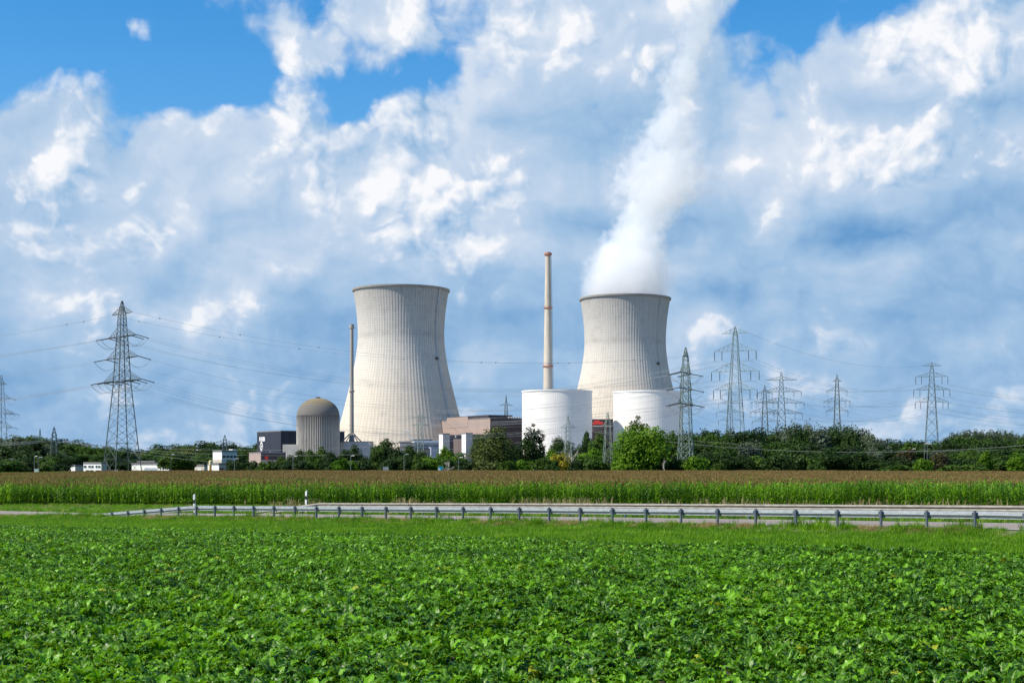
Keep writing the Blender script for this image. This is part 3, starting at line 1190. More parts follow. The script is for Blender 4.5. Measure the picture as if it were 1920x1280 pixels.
fz = 1010 / F
wy = L2 * 0.90
t_ = wall_text(root, 'KRB', wy, zof(826, 1035), 4.4)
t_.scale = (1.3, 1.0, 1.0)
b = MB()
yc, zc = wy - 4.3, zof(836, 1035)
for rr, n_, hh in ((2.3, 24, 0.5), ):
    for q in range(n_):
        a0, a1 = 2 * math.pi * q / n_, 2 * math.pi * (q + 1) / n_
        b.bar((-0.12, yc + rr * math.cos(a0), zc + rr * math.sin(a0)), (-0.12, yc + rr * math.cos(a1), zc + rr * math.sin(a1)), 0.33, 4)
for sgn in (-1, 1):
    for s2 in (-1, 1):
        b.bar((-0.12, yc, zc + sgn * 3.6), (-0.12, yc + s2 * 2.6, zc), 0.30, 4)
b.lathe([(0.8, -0.3), (0.8, 0.3)], 12)
vv = b.v[-24:]
b.v[-24:] = [(-0.12 + z * 0.3, yc + x, zc + y) for x, y, z in vv]
b.build('emblem', SIGNW, root)
b = MB()
for q in range(2):
    b.box(-0.12, -0.02, wy - 7.0, wy - 1.6, zof(828.5, 1035) - 0.9 * q, zof(828.5, 1035) - 0.9 * q + 0.35)
    b.box(-0.12, -0.02, wy - 6.6, wy - 2.0, zof(842, 1035) - 0.9 * q, zof(842, 1035) - 0.9 * q + 0.35)
b.build('sign_bars', pmat('sign_grey', (0.22, 0.23, 0.25, 1), 0.6, 0.1, 1), root)

# brown panelled turbine hall behind the white entrance block
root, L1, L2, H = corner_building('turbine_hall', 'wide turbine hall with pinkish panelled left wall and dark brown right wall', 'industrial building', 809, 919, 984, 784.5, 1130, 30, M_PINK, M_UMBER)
b = MB()
b.box(2.0, L1 - 8, 6, L2 * 0.62, H + 0.8, H + 3.2)
b.build('roof_house', M_UMBER, root)
b = MB()
b.box(-0.2, 4.5, L2 * 0.36, L2 * 0.72, H - 6, H + 2.6)
b.build('stair_tower', M_PINK, root)
b = MB()
b.box(-0.16, -0.004, L2 * 0.34, L2 * 0.56, H - 18, H - 15.5)
b.build('vent_louvre', M_ROOF, root)
b = MB()
for q in range(5):
    b.lathe([(0.7, H + 0.1), (0.7, H + 1.3), (1.0, H + 1.4), (1.0, H + 1.9)], 12, cx=L1 - 3 - 2.4 * q, cy=3.5)
b.build('roof_vent', M_STEEL, root)

# dark block between the two white drums, with a red crane trolley on its roof
d = 1150
c = P(1100, 785, d)
root = thing('dark_block', 'dark brown block between the two white reactor buildings, with a red machine on top', 'industrial building', (c.x, c.y, 0))
k = d / F
block(root, 'wall', 60 * k, 30, 0, zof(798, d), M_UMBER, parapet=False, x=0, y=0)
block(root, 'upper_storey', 54 * k, 16, zof(798, d) + 0.01, c.z, M_UMBER, x=0, y=6, parapet=False)
block(root, 'low_wing', 45 * k, 18, 0, zof(800, d), M_UMBER, x=60 * k + 0.02, y=0, parapet=False)
b = MB()
x0, z0 = 12 * k, zof(798, d) + 0.02
for dx in (0.4, 6.6):
    b.box(x0 + dx, x0 + dx + 0.7, 1.0, 1.7, z0, z0 + 1.3)
b.box(x0, x0 + 8.0, 0.8, 3.2, z0 + 1.302, z0 + 3.3)
b.box(x0 + 1.6, x0 + 5.2, 1.0, 3.0, z0 + 3.302, z0 + 4.4)
b.bar((x0 + 7.6, 2, z0 + 2.2), (x0 + 11.0, 2, z0 + 1.6), 0.35)
b.build('red_machine', M_HOT, root)
b = MB()
b.box(-0.1, 45 * k + 60 * k, -0.12, -0.005, zof(798.6, d), zof(797.8, d))
b.build('roof_edge', M_COPING, root)

# grey plinth house under the slim stack
d = 996
c = P(638, 828, d)
root = thing('pump_house', 'low grey house with a pale end wall carrying the slim grey stack', 'building', (c.x, c.y, 0))
k = d / F
block(root, 'wall', 6 * k, 22, 0, c.z - 0.3, M_BEIGE, parapet=False)
block(root, 'hall', 50 * k, 26, 0, c.z, M_GREYP, x=6 * k + 0.05, y=-1.0, parapet=False)
b = MB()
b.box(-0.1, 56.6 * k, -1.2, 25.2, c.z + 0.003, c.z + 0.35)
b.build('roof', M_ROOF, root)

# dark connecting wing and low white roofs right of it
d = 1000
c = P(694, 840, d)
k = d / F
root = thing('link_wing', 'dark low wing with a pale base between the grey house and the trees', 'building', (c.x, c.y, 0))
block(root, 'wall', 34 * k, 12, 4.6, c.z, M_UMBER, parapet=False)
block(root, 'base', 36 * k, 14, 0, 4.59, M_BEIGE, x=-1 * k, y=-1, parapet=False)

d = 975
root, L1, L2, H = corner_building('canteen_building', 'low beige building with a dark sloping roof window, left of the white roofed hall', 'building', 737, 750, 778, 831, d, 30, M_BEIGE, M_BEIGE)
b = MB()
b.add([(0.4, -0.5, H - 2.6), (L1 - 0.4, -0.5, H - 2.6), (L1 - 1.0, 4, H + 1.6), (0.6, 4, H + 1.6)], [(0, 1, 2, 3)])
b.add([(0.4, -0.5, H - 2.9), (L1 - 0.4, -0.5, H - 2.9), (L1 - 1.0, 4, H + 1.3), (0.6, 4, H + 1.3)], [(3, 2, 1, 0)])
b.build('roof_window', M_ROOF, root)

d = 985
root, L1, L2, H = corner_building('workshop_hall', 'low hall with a white roof edge and a dark strip of windows', 'building', 760, 777, 829, 827.5, d, 22, M_WHITEP, M_GREYP)  # white end and grey front put the sunlit and duller side into the panels
b = MB()
b.box(-0.3, L1 + 0.3, -0.5, -0.16, H - 0.6, H + 0.9)
b.build('fascia', M_COPING, root)
windows(root, 1.0, L1 - 2.5, zof(836.5, d), zof(833.5, d), 6, 0.0, 0.06, 4)
block(root, 'porch', L1 * 0.45, 6, 0, zof(838, d), M_BLUEP, x=L1 * 0.5, y=-6.05, parapet=False)
b = MB()
b.box(1.0, L1 * 0.49, -4, -0.02, zof(842, d), zof(840, d))
b.build('canopy', M_ROOF, root)
b = MB()
b.box(L1 * 0.1, L1 * 0.75, 6, 14, H + 0.12, H + 1.6)
b.build('roof_light', M_GLASS, root)

# jib crane on the roof beside it
c = P(779, 826, 990)
root = thing('jib_crane', 'small pale jib crane leaning left in front of the cooling tower foot', 'crane', (c.x, c.y, c.z - 3.0))
b = MB()
b.bar((0, 0, 0), (-6.0, 0, 9.2), 0.35, 4, 0.25)
b.bar((0.8, 0, 0), (-5.6, 0, 9.4), 0.10)
b.build('boom', M_STEEL, root)
b = MB()
b.box(-8.2, -3.2, -0.5, 0.5, 9.3, 9.8)
for q in range(5):
    b.bar((-8.0 + q * 1.15, 0, 9.8), (-7.4 + q * 1.15, 0, 10.9), 0.06)
b.bar((-8.0, 0, 10.9), (-3.0, 0, 10.9), 0.07)
b.build('head', M_STEEL, root)

# entrance: two white towers seen corner-on, a dark glazed hall between them
d = 962
k = d / F
for nm, lab, xl, xc, xr, top in (('entrance_tower', 'left one of the two white corner towers, beside the low white roofed hall', 823, 830.5, 843, 814),
                                 ('entrance_tower', 'right one of the two white corner towers, behind the large pale birch', 865.5, 873.5, 886, 813)):
    root, L1, L2, H = corner_building(nm, lab, 'building', xl, xc, xr, top, d, 34, M_WHITEP, M_GREYP)  # grey right walls put the shaded side of the white towers into the colour
c = P(843, 815, d + 14)
root = thing('glazed_hall', 'dark glazed hall with a pinkish panel between the two white corner towers', 'building', (c.x, c.y, 0))
block(root, 'wall', 25 * k, 14, 0, c.z, M_NAVY, parapet=False)
block(root, 'pinkish_panel', 15 * k, 1.6, 0, zof(822, d), M_PINK, x=7.5 * k, y=-1.7, parapet=False)
b = MB()
b.box(-1 * k, 45 * k, -18, -14, zof(853, d), zof(849, d))
b.build('canopy', M_ROOF, root)
for q in range(4):
    b = MB()
    b.box((2 + 13 * q) * k, (2 + 13 * q) * k + 0.3, -16.2, -15.9, 0, zof(853, d) - 0.002)
    b.build('canopy_post', M_STEEL, root)
b = MB()
b.lathe([(0.5, 0), (0.5, 1.2), (0.8, 1.2), (0.8, 1.5)], 10)
b.build('wall_lamp', M_STEEL, root, loc=(12 * k, -0.9, zof(819, d)))
c = P(886, 815, d + 12)
root = thing('dark_wing', 'dark low wing right of the white corner towers, half hidden by the birch', 'building', (c.x, c.y, 0))
block(root, 'wall', 34 * k, 12, 0, c.z, M_NAVY, parapet=False)
b = MB()
b.box(-0.2, 34 * k + 0.2, -0.2, 12.2, c.z + 0.003, c.z + 0.4)
b.build('roof', M_ROOF, root)

# pinkish low office in front of the black block
d = 900
root, L1, L2, H = corner_building('gatehouse', 'low pinkish building with a dark upper front and a small red sign', 'building', 467, 489, 536, 849, 900, 20, M_PINK, M_PINK)
b = MB()
b.box(0.3, L1 - 0.3, -0.16, -0.004, H - 4.2, H - 0.3)
b.build('dark_front', M_UMBER, root)
b = MB()
b.lathe([(1.2, 0), (1.2, 0.12)], 14)
o_ = b.build('red_sign', M_HOT, root, loc=(3.6, -0.30, H - 3.0))
o_.rotation_euler = (R(90), 0, 0)
block(root, 'roof_plant', 4.2, 3, H + 0.12, H + 0.9, M_COPING, x=6.5, y=2.0, parapet=False)

# white laboratory with a window band left of the plant
def wall_openings(root, L2, px_l, px_c, spans, z0, z1, mat=None):
    """window frames and panes on the left (local x = 0) wall, given by photo columns"""
    for (a0, a1) in spans:
        y0, y1 = L2 * (px_c - a1) / (px_c - px_l), L2 * (px_c - a0) / (px_c - px_l)
        b = MB()
        b.box(-0.14, -0.005, y0 - 0.12, y1 + 0.12, z0 - 0.12, z0)
        b.box(-0.14, -0.005, y0 - 0.12, y1 + 0.12, z1, z1 + 0.12)
        b.box(-0.14, -0.005, y0 - 0.12, y0, z0 + 0.001, z1 - 0.001)
        b.box(-0.14, -0.005, y1, y1 + 0.12, z0 + 0.001, z1 - 0.001)
        f = b.build('window' if mat is None else 'gate', M_STEEL, root)
        g = MB()
        g.box(-0.04, -0.004, y0, y1, z0, z1)
        g.build('pane' if mat is None else 'gate_leaf', mat or M_GLASS, f)


d = 600
root, L1, L2, H = corner_building('laboratory', 'white cube shaped building joined to a grey blue wing with a window band', 'building', 399, 416, 445, 846.5, d, 42, M_WHITEP, M_BLUEP)
b = MB()
b.box(-0.06, -0.002, 0.05, L2, 0, zof(861.5, d))
b.build('base', M_BEIGE, root)
for q in range(4):
    x0 = L1 * (0.06 + 0.235 * q)
    b = MB()
    b.box(x0 - 0.1, x0 + L1 * 0.17 + 0.1, -0.12, -0.004, zof(853.5, d), zof(853.5, d) + 0.12)
    b.box(x0 - 0.1, x0 + L1 * 0.17 + 0.1, -0.12, -0.004, zof(858, d) - 0.12, zof(858, d))
    f = b.build('window', M_STEEL, root)
    g = MB()
    g.box(x0, x0 + L1 * 0.17, -0.04, -0.003, zof(858, d) + 0.001, zof(853.5, d) - 0.001)
    g.build('pane', M_GLASS, f)
b = MB()
b.box(L1 * 0.8, L1 * 1.02, 1.5, 4.5, H + 0.12, H + 1.1)
b.build('roof_box', M_COPING, root)

d = 560  # grey right walls below paint in the shaded sides of these buildings
root, L1, L2, H = corner_building('storage_shed', 'long low shed with whitish front, left of the small white office', 'building', 113.5, 141, 157, 874, d, 52, M_WHITEP, M_GREYP)
wall_openings(root, L2, 113.5, 141, [(117.5, 119.5)], 2.2, zof(876.5, d))
b = MB()
b.lathe([(0.12, 0), (0.12, 2.2), (0.42, 2.3), (0.45, 2.8), (0.1, 3.1)], 10)
b.build('roof_vent', M_COPING, root, loc=(1.0, L2 * 0.5, H + 0.2))
d = 552
root, L1, L2, H = corner_building('office_block', 'small white two storey office with dark strip windows beside the big pylon', 'building', 156.5, 190, 201, 869.3, d, 56, M_WHITEP, M_GREYP)
wall_openings(root, L2, 156.5, 190, [(157.6, 162.6), (166.2, 171), (171.8, 176), (179.6, 183.7), (184.5, 188.6)], zof(876.6, d), zof(872.6, d))
wall_openings(root, L2, 156.5, 190, [(161, 168), (169, 176), (180, 188.5)], zof(884, d), zof(881, d))
d = 572
root, L1, L2, H = corner_building('white_depot', 'long white depot hall with a grey gate behind the foot of the big pylon', 'building', 247, 317, 323, 870.8, d, 58, M_WHITEP, M_GREYP)
wall_openings(root, L2, 247, 317, [(272, 284), (285, 295)], zof(884, d), zof(877.3, d), M_BLUEP)
root, L1, L2, H = corner_building('low_depot', 'low dark roofed depot behind the white depot hall', 'building', 257, 290, 296, 866.5, 610, 56, M_UMBER, M_UMBER)
d = 560
root, L1, L2, H = corner_building('pale_shed', 'small pale shed with a whitish roof left of the yellow silo', 'building', 365, 383, 390, 873.5, d, 54, M_BEIGE, M_GREYP)
wall_openings(root, L2, 365, 383, [(370, 378)], zof(884, d), zof(877, d), M_WHITEP)
d = 545
root, L1, L2, H = corner_building('white_garage', 'small white garage with a shaded grey side and a dark red gate below the laboratory', 'building', 389.5, 410.5, 426, 871, d, 48, M_WHITEP, M_GREYP)
b = MB()
b.box(L1 * 0.12, L1 * 0.55, -0.12, -0.003, zof(880.5, d), zof(877, d))
b.build('red_gate', pmat('dark_red_gate', (0.20, 0.03, 0.03, 1), 0.6, 0.1, 1), root)
root, L1, L2, H = corner_building('canopy_shed', 'little cream shed with a flared roof half hidden by trees', 'building', 357.5, 369, 373, 860.5, 640, 56, M_BEIGE, M_GREYP)

d = 520
c = P(394.6, 862.5, d)
root = thing('silo', 'slim yellow silo with an ochre base standing before the white garage', 'silo', (c.x, c.y, 0))
b = MB()
b.lathe([(0.42, 0), (0.42, zof(872, d))], 14)
b.build('base', M_ORANGE, root, smooth=40)
b = MB()
b.lathe([(0.44, zof(872, d) + 0.01), (0.60, zof(871, d)), (0.60, c.z - 0.25), (0.25, c.z)], 16)
b.build('tank', M_CREAM, root, smooth=40)

d = 432
c = P(64.5, 879, d)
root = thing('utility_cabinet', 'small pale green utility cabinet at the far edge of the maize', 'cabinet', (c.x, c.y, 0))
b = MB()
b.box(0, 1.2, 0, 0.8, 0, c.z)
b.build('body', pmat('pale_green_paint', (0.55, 0.62, 0.55, 1), 0.6, 0.06, 2), root)
b = MB()
b.box(-0.08, 1.28, -0.08, 0.88, c.z + 0.002, c.z + 0.10)
b.build('lid', M_STEEL, root)

# boards at the far field edge
d = 430
c = P(718.3, 875.2, d)
root = thing('notice_board', 'grey gridded board on posts at the field edge in front of dark trees', 'board', (c.x, c.y, 0))
k = d / F
b = MB()
b.box(0, 10 * k, 0, 0.06, c.z - 8.2 * k, c.z)
b.build('panel', pmat('board_grey', (0.22, 0.24, 0.28, 1), 0.6, 0.1, 2), root)
b = MB()
for q in range(6):
    b.box(10 * k * q / 5 - 0.02, 10 * k * q / 5 + 0.02, -0.04, -0.002, c.z - 8.2 * k, c.z)
for q in range(5):
    b.box(0.021, 10 * k - 0.021, -0.03, -0.002, c.z - 8.2 * k * q / 4 - 0.02, c.z - 8.2 * k * q / 4 + 0.02)
b.build('grid', M_STEEL, root)
for x in (0.15, 10 * k - 0.15):
    b = MB()
    b.box(x - 0.05, x + 0.05, 0.065, 0.16, 0, c.z)
    b.build('post', M_STEEL, root)
c = P(821.5, 874.2, d)
root = thing('advert_sign', 'cyan and white advertising sign at the far edge of the field', 'sign', (c.x, c.y, 0), R(12))
b = MB()
b.box(0, 8.8 * k, 0, 0.08, c.z - 10.2 * k, c.z)
b.build('panel', SIGNW, root)
b = MB()
b.prism([(0.2 * k, 0), (8.8 * k, 0), (8.8 * k, 1), (0.2 * k, 1)], 0, 1)
b.v = [(x, -0.015 + 0.010 * z, c.z - (2.0 + (4.5 * (x / (8.8 * k)) if y > 0.5 else -2.0)) * k) for x, y, z in b.v]
b.build('cyan_field', pmat('cyan_print', (0.02, 0.42, 0.58, 1), 0.5, 0.05, 2), root)
b = MB()
b.box(4.6 * k, 7.6 * k, -0.03, -0.016, c.z - 9.0 * k, c.z - 4.2 * k)
b.build('dark_print', pmat('teal_print', (0.01, 0.26, 0.34, 1), 0.5, 0.05, 2), root)
for x in (0.2, 8.8 * k - 0.2):
    b = MB()
    b.box(x - 0.05, x + 0.05, 0.085, 0.18, 0, c.z)
    b.build('post', M_STEEL, root)


# lamp posts
M_LAMP = pmat('lamp_pole_grey', (0.22, 0.24, 0.25, 1), 0.6, 0.1, 1.0)
def lamp(label, px, top, d, head=True):
    c = P(px, top, d)
    root = thing('lamp_post', label, 'lamp post', (c.x, c.y, 0), R(random.uniform(-30, 30)), 'slim lamp posts round the plant')
    b = MB()
    b.lathe([(0.08, 0), (0.05, c.z)], 8)
    b.build('pole', M_LAMP, root)
    b = MB()
    b.bar((0, 0, c.z - 0.05), (0.7, 0, c.z + 0.15), 0.05)
    b.add([(0.5, -0.18, c.z + 0.10), (1.4, -0.14, c.z + 0.16), (1.4, 0.14, c.z + 0.16), (0.5, 0.18, c.z + 0.10),
           (0.5, -0.18, c.z + 0.28), (1.4, -0.12, c.z + 0.27), (1.4, 0.12, c.z + 0.27), (0.5, 0.18, c.z + 0.28)],
          [(3, 2, 1, 0), (4, 5, 6, 7), (0, 1, 5, 4), (1, 2, 6, 5), (2, 3, 7, 6), (3, 0, 4, 7)])
    b.build('lamp_head', M_COPING, root)


for lab, px, top, d in [
        ('slim lamp post in front of the hedge below the domed building', 549.4, 856, 440), ('slim lamp post in front of the hedge below the slim stack', 657.5, 855, 440),
        ('slim lamp post in front of dark trees right of the gridded board', 757.5, 852, 440), ('slim lamp post right of the cyan sign', 860, 858, 440),
        ('slim lamp post beside the dense bush right of the white garage', 439.6, 860.5, 470), ('tall slim post behind the right end of the white depot', 320.5, 852, 540),
        ('slim post by the utility cabinet at the far left', 64.4, 856, 445), ('second slim post just right of the one by the utility cabinet', 71.5, 858, 450),
        ('white headed lamp post left of the far right pylon', 1733, 832, 470), ('white headed lamp post nearest the foot of the far right pylon', 1738.5, 833, 480),
        ('lamp post among brownish shrubs in the right wood', 1709, 842, 475), ('slim lamp post among trees left of the little cream shed', 367, 844, 640)]:
    lamp(lab, px, top, d)
# ------------------------------------------------------------------ lattice pylons and their lines
M_PYLON = pmat('pylon_steel', (0.10, 0.135, 0.135, 1), 0.65, 0.2, 0.3, metal=0.15)
M_PYLON_PALE = pmat('pylon_pale_green', (0.22, 0.285, 0.26, 1), 0.65, 0.18, 0.3, metal=0.1)
M_PYLON_DARK = pmat('pylon_dark', (0.075, 0.095, 0.095, 1), 0.6, 0.2, 0.3, metal=0.1)
M_INS = pmat('insulator', (0.045, 0.04, 0.038, 1), 0.35, 0.2, 3.0)
M_WIRE = pmat('aluminium_wire', (0.42, 0.43, 0.44, 1), 0.5, 0.05, 0.1, metal=0.3)
M_WIRE_DARK = pmat('weathered_wire', (0.19, 0.21, 0.24, 1), 0.6, 0.05, 0.1)

PYL = {}


def pylon(key, label, px, top, d, yaw, body, arms, mat=M_PYLON, lw=0.16, bw=0.075, panel=1.05, cat='pylon', name='pylon'):
    """body: (fraction of height, half width); arms: (photo row, half span, tie rise, insulator kind, strings per side)"""
    t = P(px, top, d)
    H = t.z
    root = thing(name, label, cat, (t.x, t.y, 0), yaw, 'lattice pylons round the power station')
    zs = [f * H for f, _ in body]
    ws = [w for _, w in body]

    def hw(z):
        return float(np.interp(z, zs, ws))
    b = MB()
    corners = [(-1, -1), (1, -1), (1, 1), (-1, 1)]
    for (z0, z1) in zip(zs[:-1], zs[1:]):
        for cx, cy_ in corners:
            b.bar((cx * hw(z0), cy_ * hw(z0), z0), (cx * hw(z1), cy_ * hw(z1), z1), lw * (0.75 if z0 > 0.7 * H else 1.0), 4)
    z = 0.0
    step_k = 0
    while z < H * 0.965:
        w = hw(z)
        dz = max(2 * w * panel, 0.9)
        z2 = min(z + dz, H * 0.97)
        w2 = hw(z2)
        bb = bw * (1.25 if z < 0.25 * H else 1.0)
        for q in range(4):
            (ax, ay), (bx, by) = corners[q], corners[(q + 1) % 4]
            b.bar((ax * w, ay * w, z), (bx * w2, by * w2, z2), bb, 3)
            b.bar((bx * w, by * w, z), (ax * w2, ay * w2, z2), bb, 3)
            if step_k < 2 or step_k % 4 == 0:
                b.bar((ax * w2, ay * w2, z2), (bx * w2, by * w2, z2), bb, 3)
        z = z2
        step_k += 1
    b.build('mast', mat, root)
    tips = []
    c_, s_ = math.cos(yaw), math.sin(yaw)
    for (row, half, rise, kind, ns) in arms:
        za = CAMZ + (HOR - row) * d / F
        w = hw(za)
        a = MB()
        for sx in (-1, 1):
            tip = (sx * half, 0, za)
            top_ = hw(za + rise)
            for sy in (-1, 1):
                a.bar((sx * w, sy * w, za), tip, bw * 1.5, 4)
                a.bar((sx * top_, sy * top_, za + rise), tip, bw * 1.1, 3)
            nb = max(3, int((half - w) / 1.6))
            prev = None
            for q in range(1, nb):
                f = q / nb
                xx = sx * (w + (half - w) * f)
                yy = w * (1 - f)
                zt = za + rise * (1 - f)
                yt = top_ * (1 - f)
                for sy in (-1, 1):
                    a.bar((xx, sy * yy, za), (sx * (top_ + (half - top_) * f), sy * yt, zt), bw * 0.8, 3)
                    f2 = (q - 1) / nb
                    a.bar((sx * (w + (half - w) * f2), sy * w * (1 - f2), za), (sx * (top_ + (half - top_) * f), sy * yt, zt), bw * 0.7, 3)
                a.bar((xx, -yy, za), (xx, yy, za), bw * 0.8, 3)
        a.build('crossarm', mat, root)
        pts = []
        for sx in (-1, 1):
            for q in range(ns):
                xx = sx * (half - q * (half - w) * 0.42)
                if kind == 'susp':
                    L = 3.6
                    i_ = MB()
                    i_.bar((xx, 0, za), (xx, 0, za - L), 0.11, 6)
                    for e in range(6):
                        i_.bar((xx, 0, za - 0.6 - e * 0.45), (xx, 0, za - 0.72 - e * 0.45), 0.2, 6)
                    i_.build('insulator', M_INS, root)
                    loc = (xx, 0, za - L)
                    loc2 = loc
                elif kind == 'tens':
                    L = 4.2
                    i_ = MB()
                    ends = []
                    for sy in (-1, 1):
                        e_ = (xx, sy * L, za - 0.9)
                        i_.bar((xx, 0, za), e_, 0.13, 6)
                        ends.append(e_)
                    i_.build('insulator', M_INS, root)
                    j_ = MB()
                    j_.tube([(xx, -L + 2 * L * f, za - 0.9 - 2.6 * (1 - (2 * f - 1) ** 2)) for f in np.linspace(0, 1, 9)], 0.07, 3)
                    j_.build('jumper_loop', M_WIRE_DARK, root)
                    loc, loc2 = ends
                else:
                    loc = loc2 = (xx, 0, za)
                pts.append([Vector((t.x + p[0] * c_ - p[1] * s_, t.y + p[0] * s_ + p[1] * c_, p[2])) for p in (loc, loc2)])
        tips.append(pts)
    PYL[key] = dict(tips=tips, top=t, root=root)
    return root


B4 = [(0, 4.6), (0.16, 3.75), (0.21, 3.5), (0.52, 2.05), (0.8, 1.25), (0.93, 0.85), (1.0, 0.12)]
# the big near pylon: an angle tower, cross arms running away from the eye
pylon('big', 'big dark lattice pylon at the left, rising over the white office', 229, 564, 450, R(-48), B4,
      [(588, 7.0, 2.4, None, 1), (631, 9.6, 2.7, 'tens', 2), (671, 10.9, 2.8, 'tens', 1), (714, 13.2, 3.2, 'tens', 3)], mat=M_PYLON_DARK, lw=0.17, bw=0.06, panel=0.62)
PB = [(0, 3.4), (0.2, 2.6), (0.55, 1.6), (0.8, 1.1), (0.93, 0.75), (1.0, 0.12)]
pylon('edge', 'lattice pylon cut by the left edge of the picture', 2.5, 703, 800, R(-25), PB,
      [(721, 4.2, 2.0, None, 1), (747, 7.0, 3.0, 'tens', 1), (775, 9.6, 3.2, 'tens', 2), (801, 8.4, 3.2, 'tens', 1)], mat=M_PYLON_DARK, lw=0.155, bw=0.0655)
pylon('smalla', 'small lattice pylon with one wide arm among the left trees', 101.5, 800, 520, R(10), [(0, 1.3), (0.7, 0.8), (0.86, 0.6), (1, 0.08)],
      [(816, 1.0, 0.8, None, 1), (825.5, 3.1, 1.0, None, 2)], lw=0.13, bw=0.07)
pylon('smallb', 'tiny distant pylon top over the left trees', 75, 804, 760, R(20), [(0, 1.2), (0.7, 0.7), (1, 0.08)],
      [(822, 2.2, 0.8, None, 1)], lw=0.14, bw=0.08)
pylon('farb', 'distant pylon with one very wide arm over the trees behind the laboratory', 421.5, 815, 780, R(5), [(0, 1.6), (0.7, 1.0), (0.88, 0.7), (1, 0.08)],
      [(830, 5.8, 1.6, None, 2)], lw=0.16, bw=0.08)
pylon('behind', 'distant pylon standing between the turbine hall and the left white drum', 949, 740, 1320, R(8), [(0, 4.2), (0.6, 2.0), (0.85, 1.0), (1, 0.1)],
      [(760, 6.6, 2.2, None, 1)], lw=0.2, bw=0.10)
pylon('lattice', 'pale lattice mast in front of the foot of the left cooling tower', 788.5, 776, 900, R(0), [(0, 2.2), (0.5, 1.7), (0.97, 1.2), (1.0, 0.9)],
      [(783, 6.6, 1.0, None, 1), (797, 6.0, 1.0, None, 1)], mat=M_PYLON_PALE, lw=0.16, bw=0.09, name='lattice_mast', cat='mast')
pylon('mida', 'small green pylon with a single arm in front of the left white drum', 1065, 777, 520, R(6), [(0, 1.6), (0.55, 0.95), (0.85, 0.6), (1, 0.08)],
      [(802, 3.1, 1.5, None, 2)], mat=M_PYLON_PALE, lw=0.075, bw=0.035)
pylon('midb', 'narrow green lattice pylon left of the big bright tree', 1139.5, 772, 470, R(12), [(0, 1.7), (0.55, 1.0), (0.85, 0.65), (1, 0.08)],
      [(798, 1.8, 1.2, None, 1)], mat=M_PYLON_PALE, lw=0.075, bw=0.035)
pylon('angle', 'green lattice pylon right beside the right white drum, its arms pointing away', 1285.5, 651, 478, R(66), [(0, 2.5), (0.22, 1.95), (0.5, 1.55), (0.75, 1.2), (0.92, 0.8), (1, 0.1)],
      [(668, 2.6, 1.6, None, 1), (699, 6.6, 2.6, 'tens', 2), (728.5, 7.6, 2.6, 'tens', 1), (757, 8.4, 2.8, 'tens', 2)], mat=M_PYLON_PALE, lw=0.16, bw=0.075, panel=0.85)
B8 = [(0, 4.0), (0.2, 3.2), (0.55, 2.1), (0.8, 1.25), (0.93, 0.85), (1.0, 0.12)]
pylon('tall', 'tallest pylon of the right group with long hanging insulators', 1378.5, 612, 560, R(-24), B8,
      [(625, 5.4, 2.2, None, 1), (658, 8.4, 3.2, 'susp', 2), (696, 9.6, 3.4, 'susp', 2), (731, 8.8, 2.8, 'susp', 2)], mat=M_PYLON_PALE, lw=0.135, bw=0.055)
pylon('ghost', 'pylon half hidden directly behind the tallest pylon', 1369, 722, 900, R(-10), PB,
      [(740, 5.0, 2.0, 'tens', 1), (756, 7.4, 2.0, 'tens', 1), (773, 8.6, 2.0, 'tens', 1), (788, 7.4, 2.0, 'tens', 1)], lw=0.135, bw=0.055)
pylon('squat', 'shorter dark pylon with three wide arms right of the tallest pylon', 1434, 722, 830, R(-15), PB,
      [(737, 4.4, 2.0, 'tens', 1), (754, 7.6, 2.4, 'tens', 2), (772, 8.2, 2.4, 'tens', 2), (790, 7.2, 2.4, 'tens', 1)], lw=0.155, bw=0.065)
pylon('pale', 'pale wide armed pylon close behind the shorter dark pylon', 1465, 697, 800, R(-10), B8,
      [(712.5, 8.8, 2.0, None, 1), (734, 11.0, 2.6, 'tens', 2), (755, 12.6, 2.8, 'tens', 2), (775, 11.6, 2.4, 'tens', 2)], lw=0.18, bw=0.08)
pylon('mid', 'slender dark pylon standing alone over the right wood', 1569.5, 702, 840, R(-20), PB,
      [(715, 2.8, 1.6, None, 1), (732, 5.6, 2.2, 'tens', 1), (752, 7.4, 2.4, 'tens', 2), (770, 6.2, 2.4, 'tens', 1)], lw=0.155, bw=0.065)
pylon('right', 'rightmost pylon with three arms of hanging insulators', 1747, 679, 700, R(-12), B8,
      [(686, 4.8, 1.6, None, 1), (706, 7.6, 2.2, 'susp', 2), (730.5, 8.6, 2.4, 'susp', 2), (753, 7.8, 2.4, 'susp', 2)], lw=0.135, bw=0.055)


def wire(a, b_, sag, label, group, r=0.055, mat=M_WIRE_DARK, balls=0):
    n = 22
    mid = (a + b_) / 2
    pts = []
    for i in range(n + 1):
        f = i / n
        p = a.lerp(b_, f)
        p.z -= sag * 4 * f * (1 - f)
        pts.append(p - mid)
    m_ = MB()
    m_.tube(pts, r, 3)
    if balls:
        root = thing('power_line', label, 'power line', mid, 0, group)
        m_.build('cable', mat, root)
        for i in range(balls):
            p = pts[int((i + 0.5) * n / balls)]
            q = MB()
            q.lathe([(0.02, -0.24), (0.14, -0.18), (0.2, 0), (0.14, 0.18), (0.02, 0.24)], 8)
            q.build('marker_ball', M_WIRE_DARK, root, loc=p, smooth=True)
        return root
    o = m_.build('power_line', mat, None, loc=mid)
    return tag(o, label, 'power line', group)


def out(px, py, d):
    return P(px, py, d)


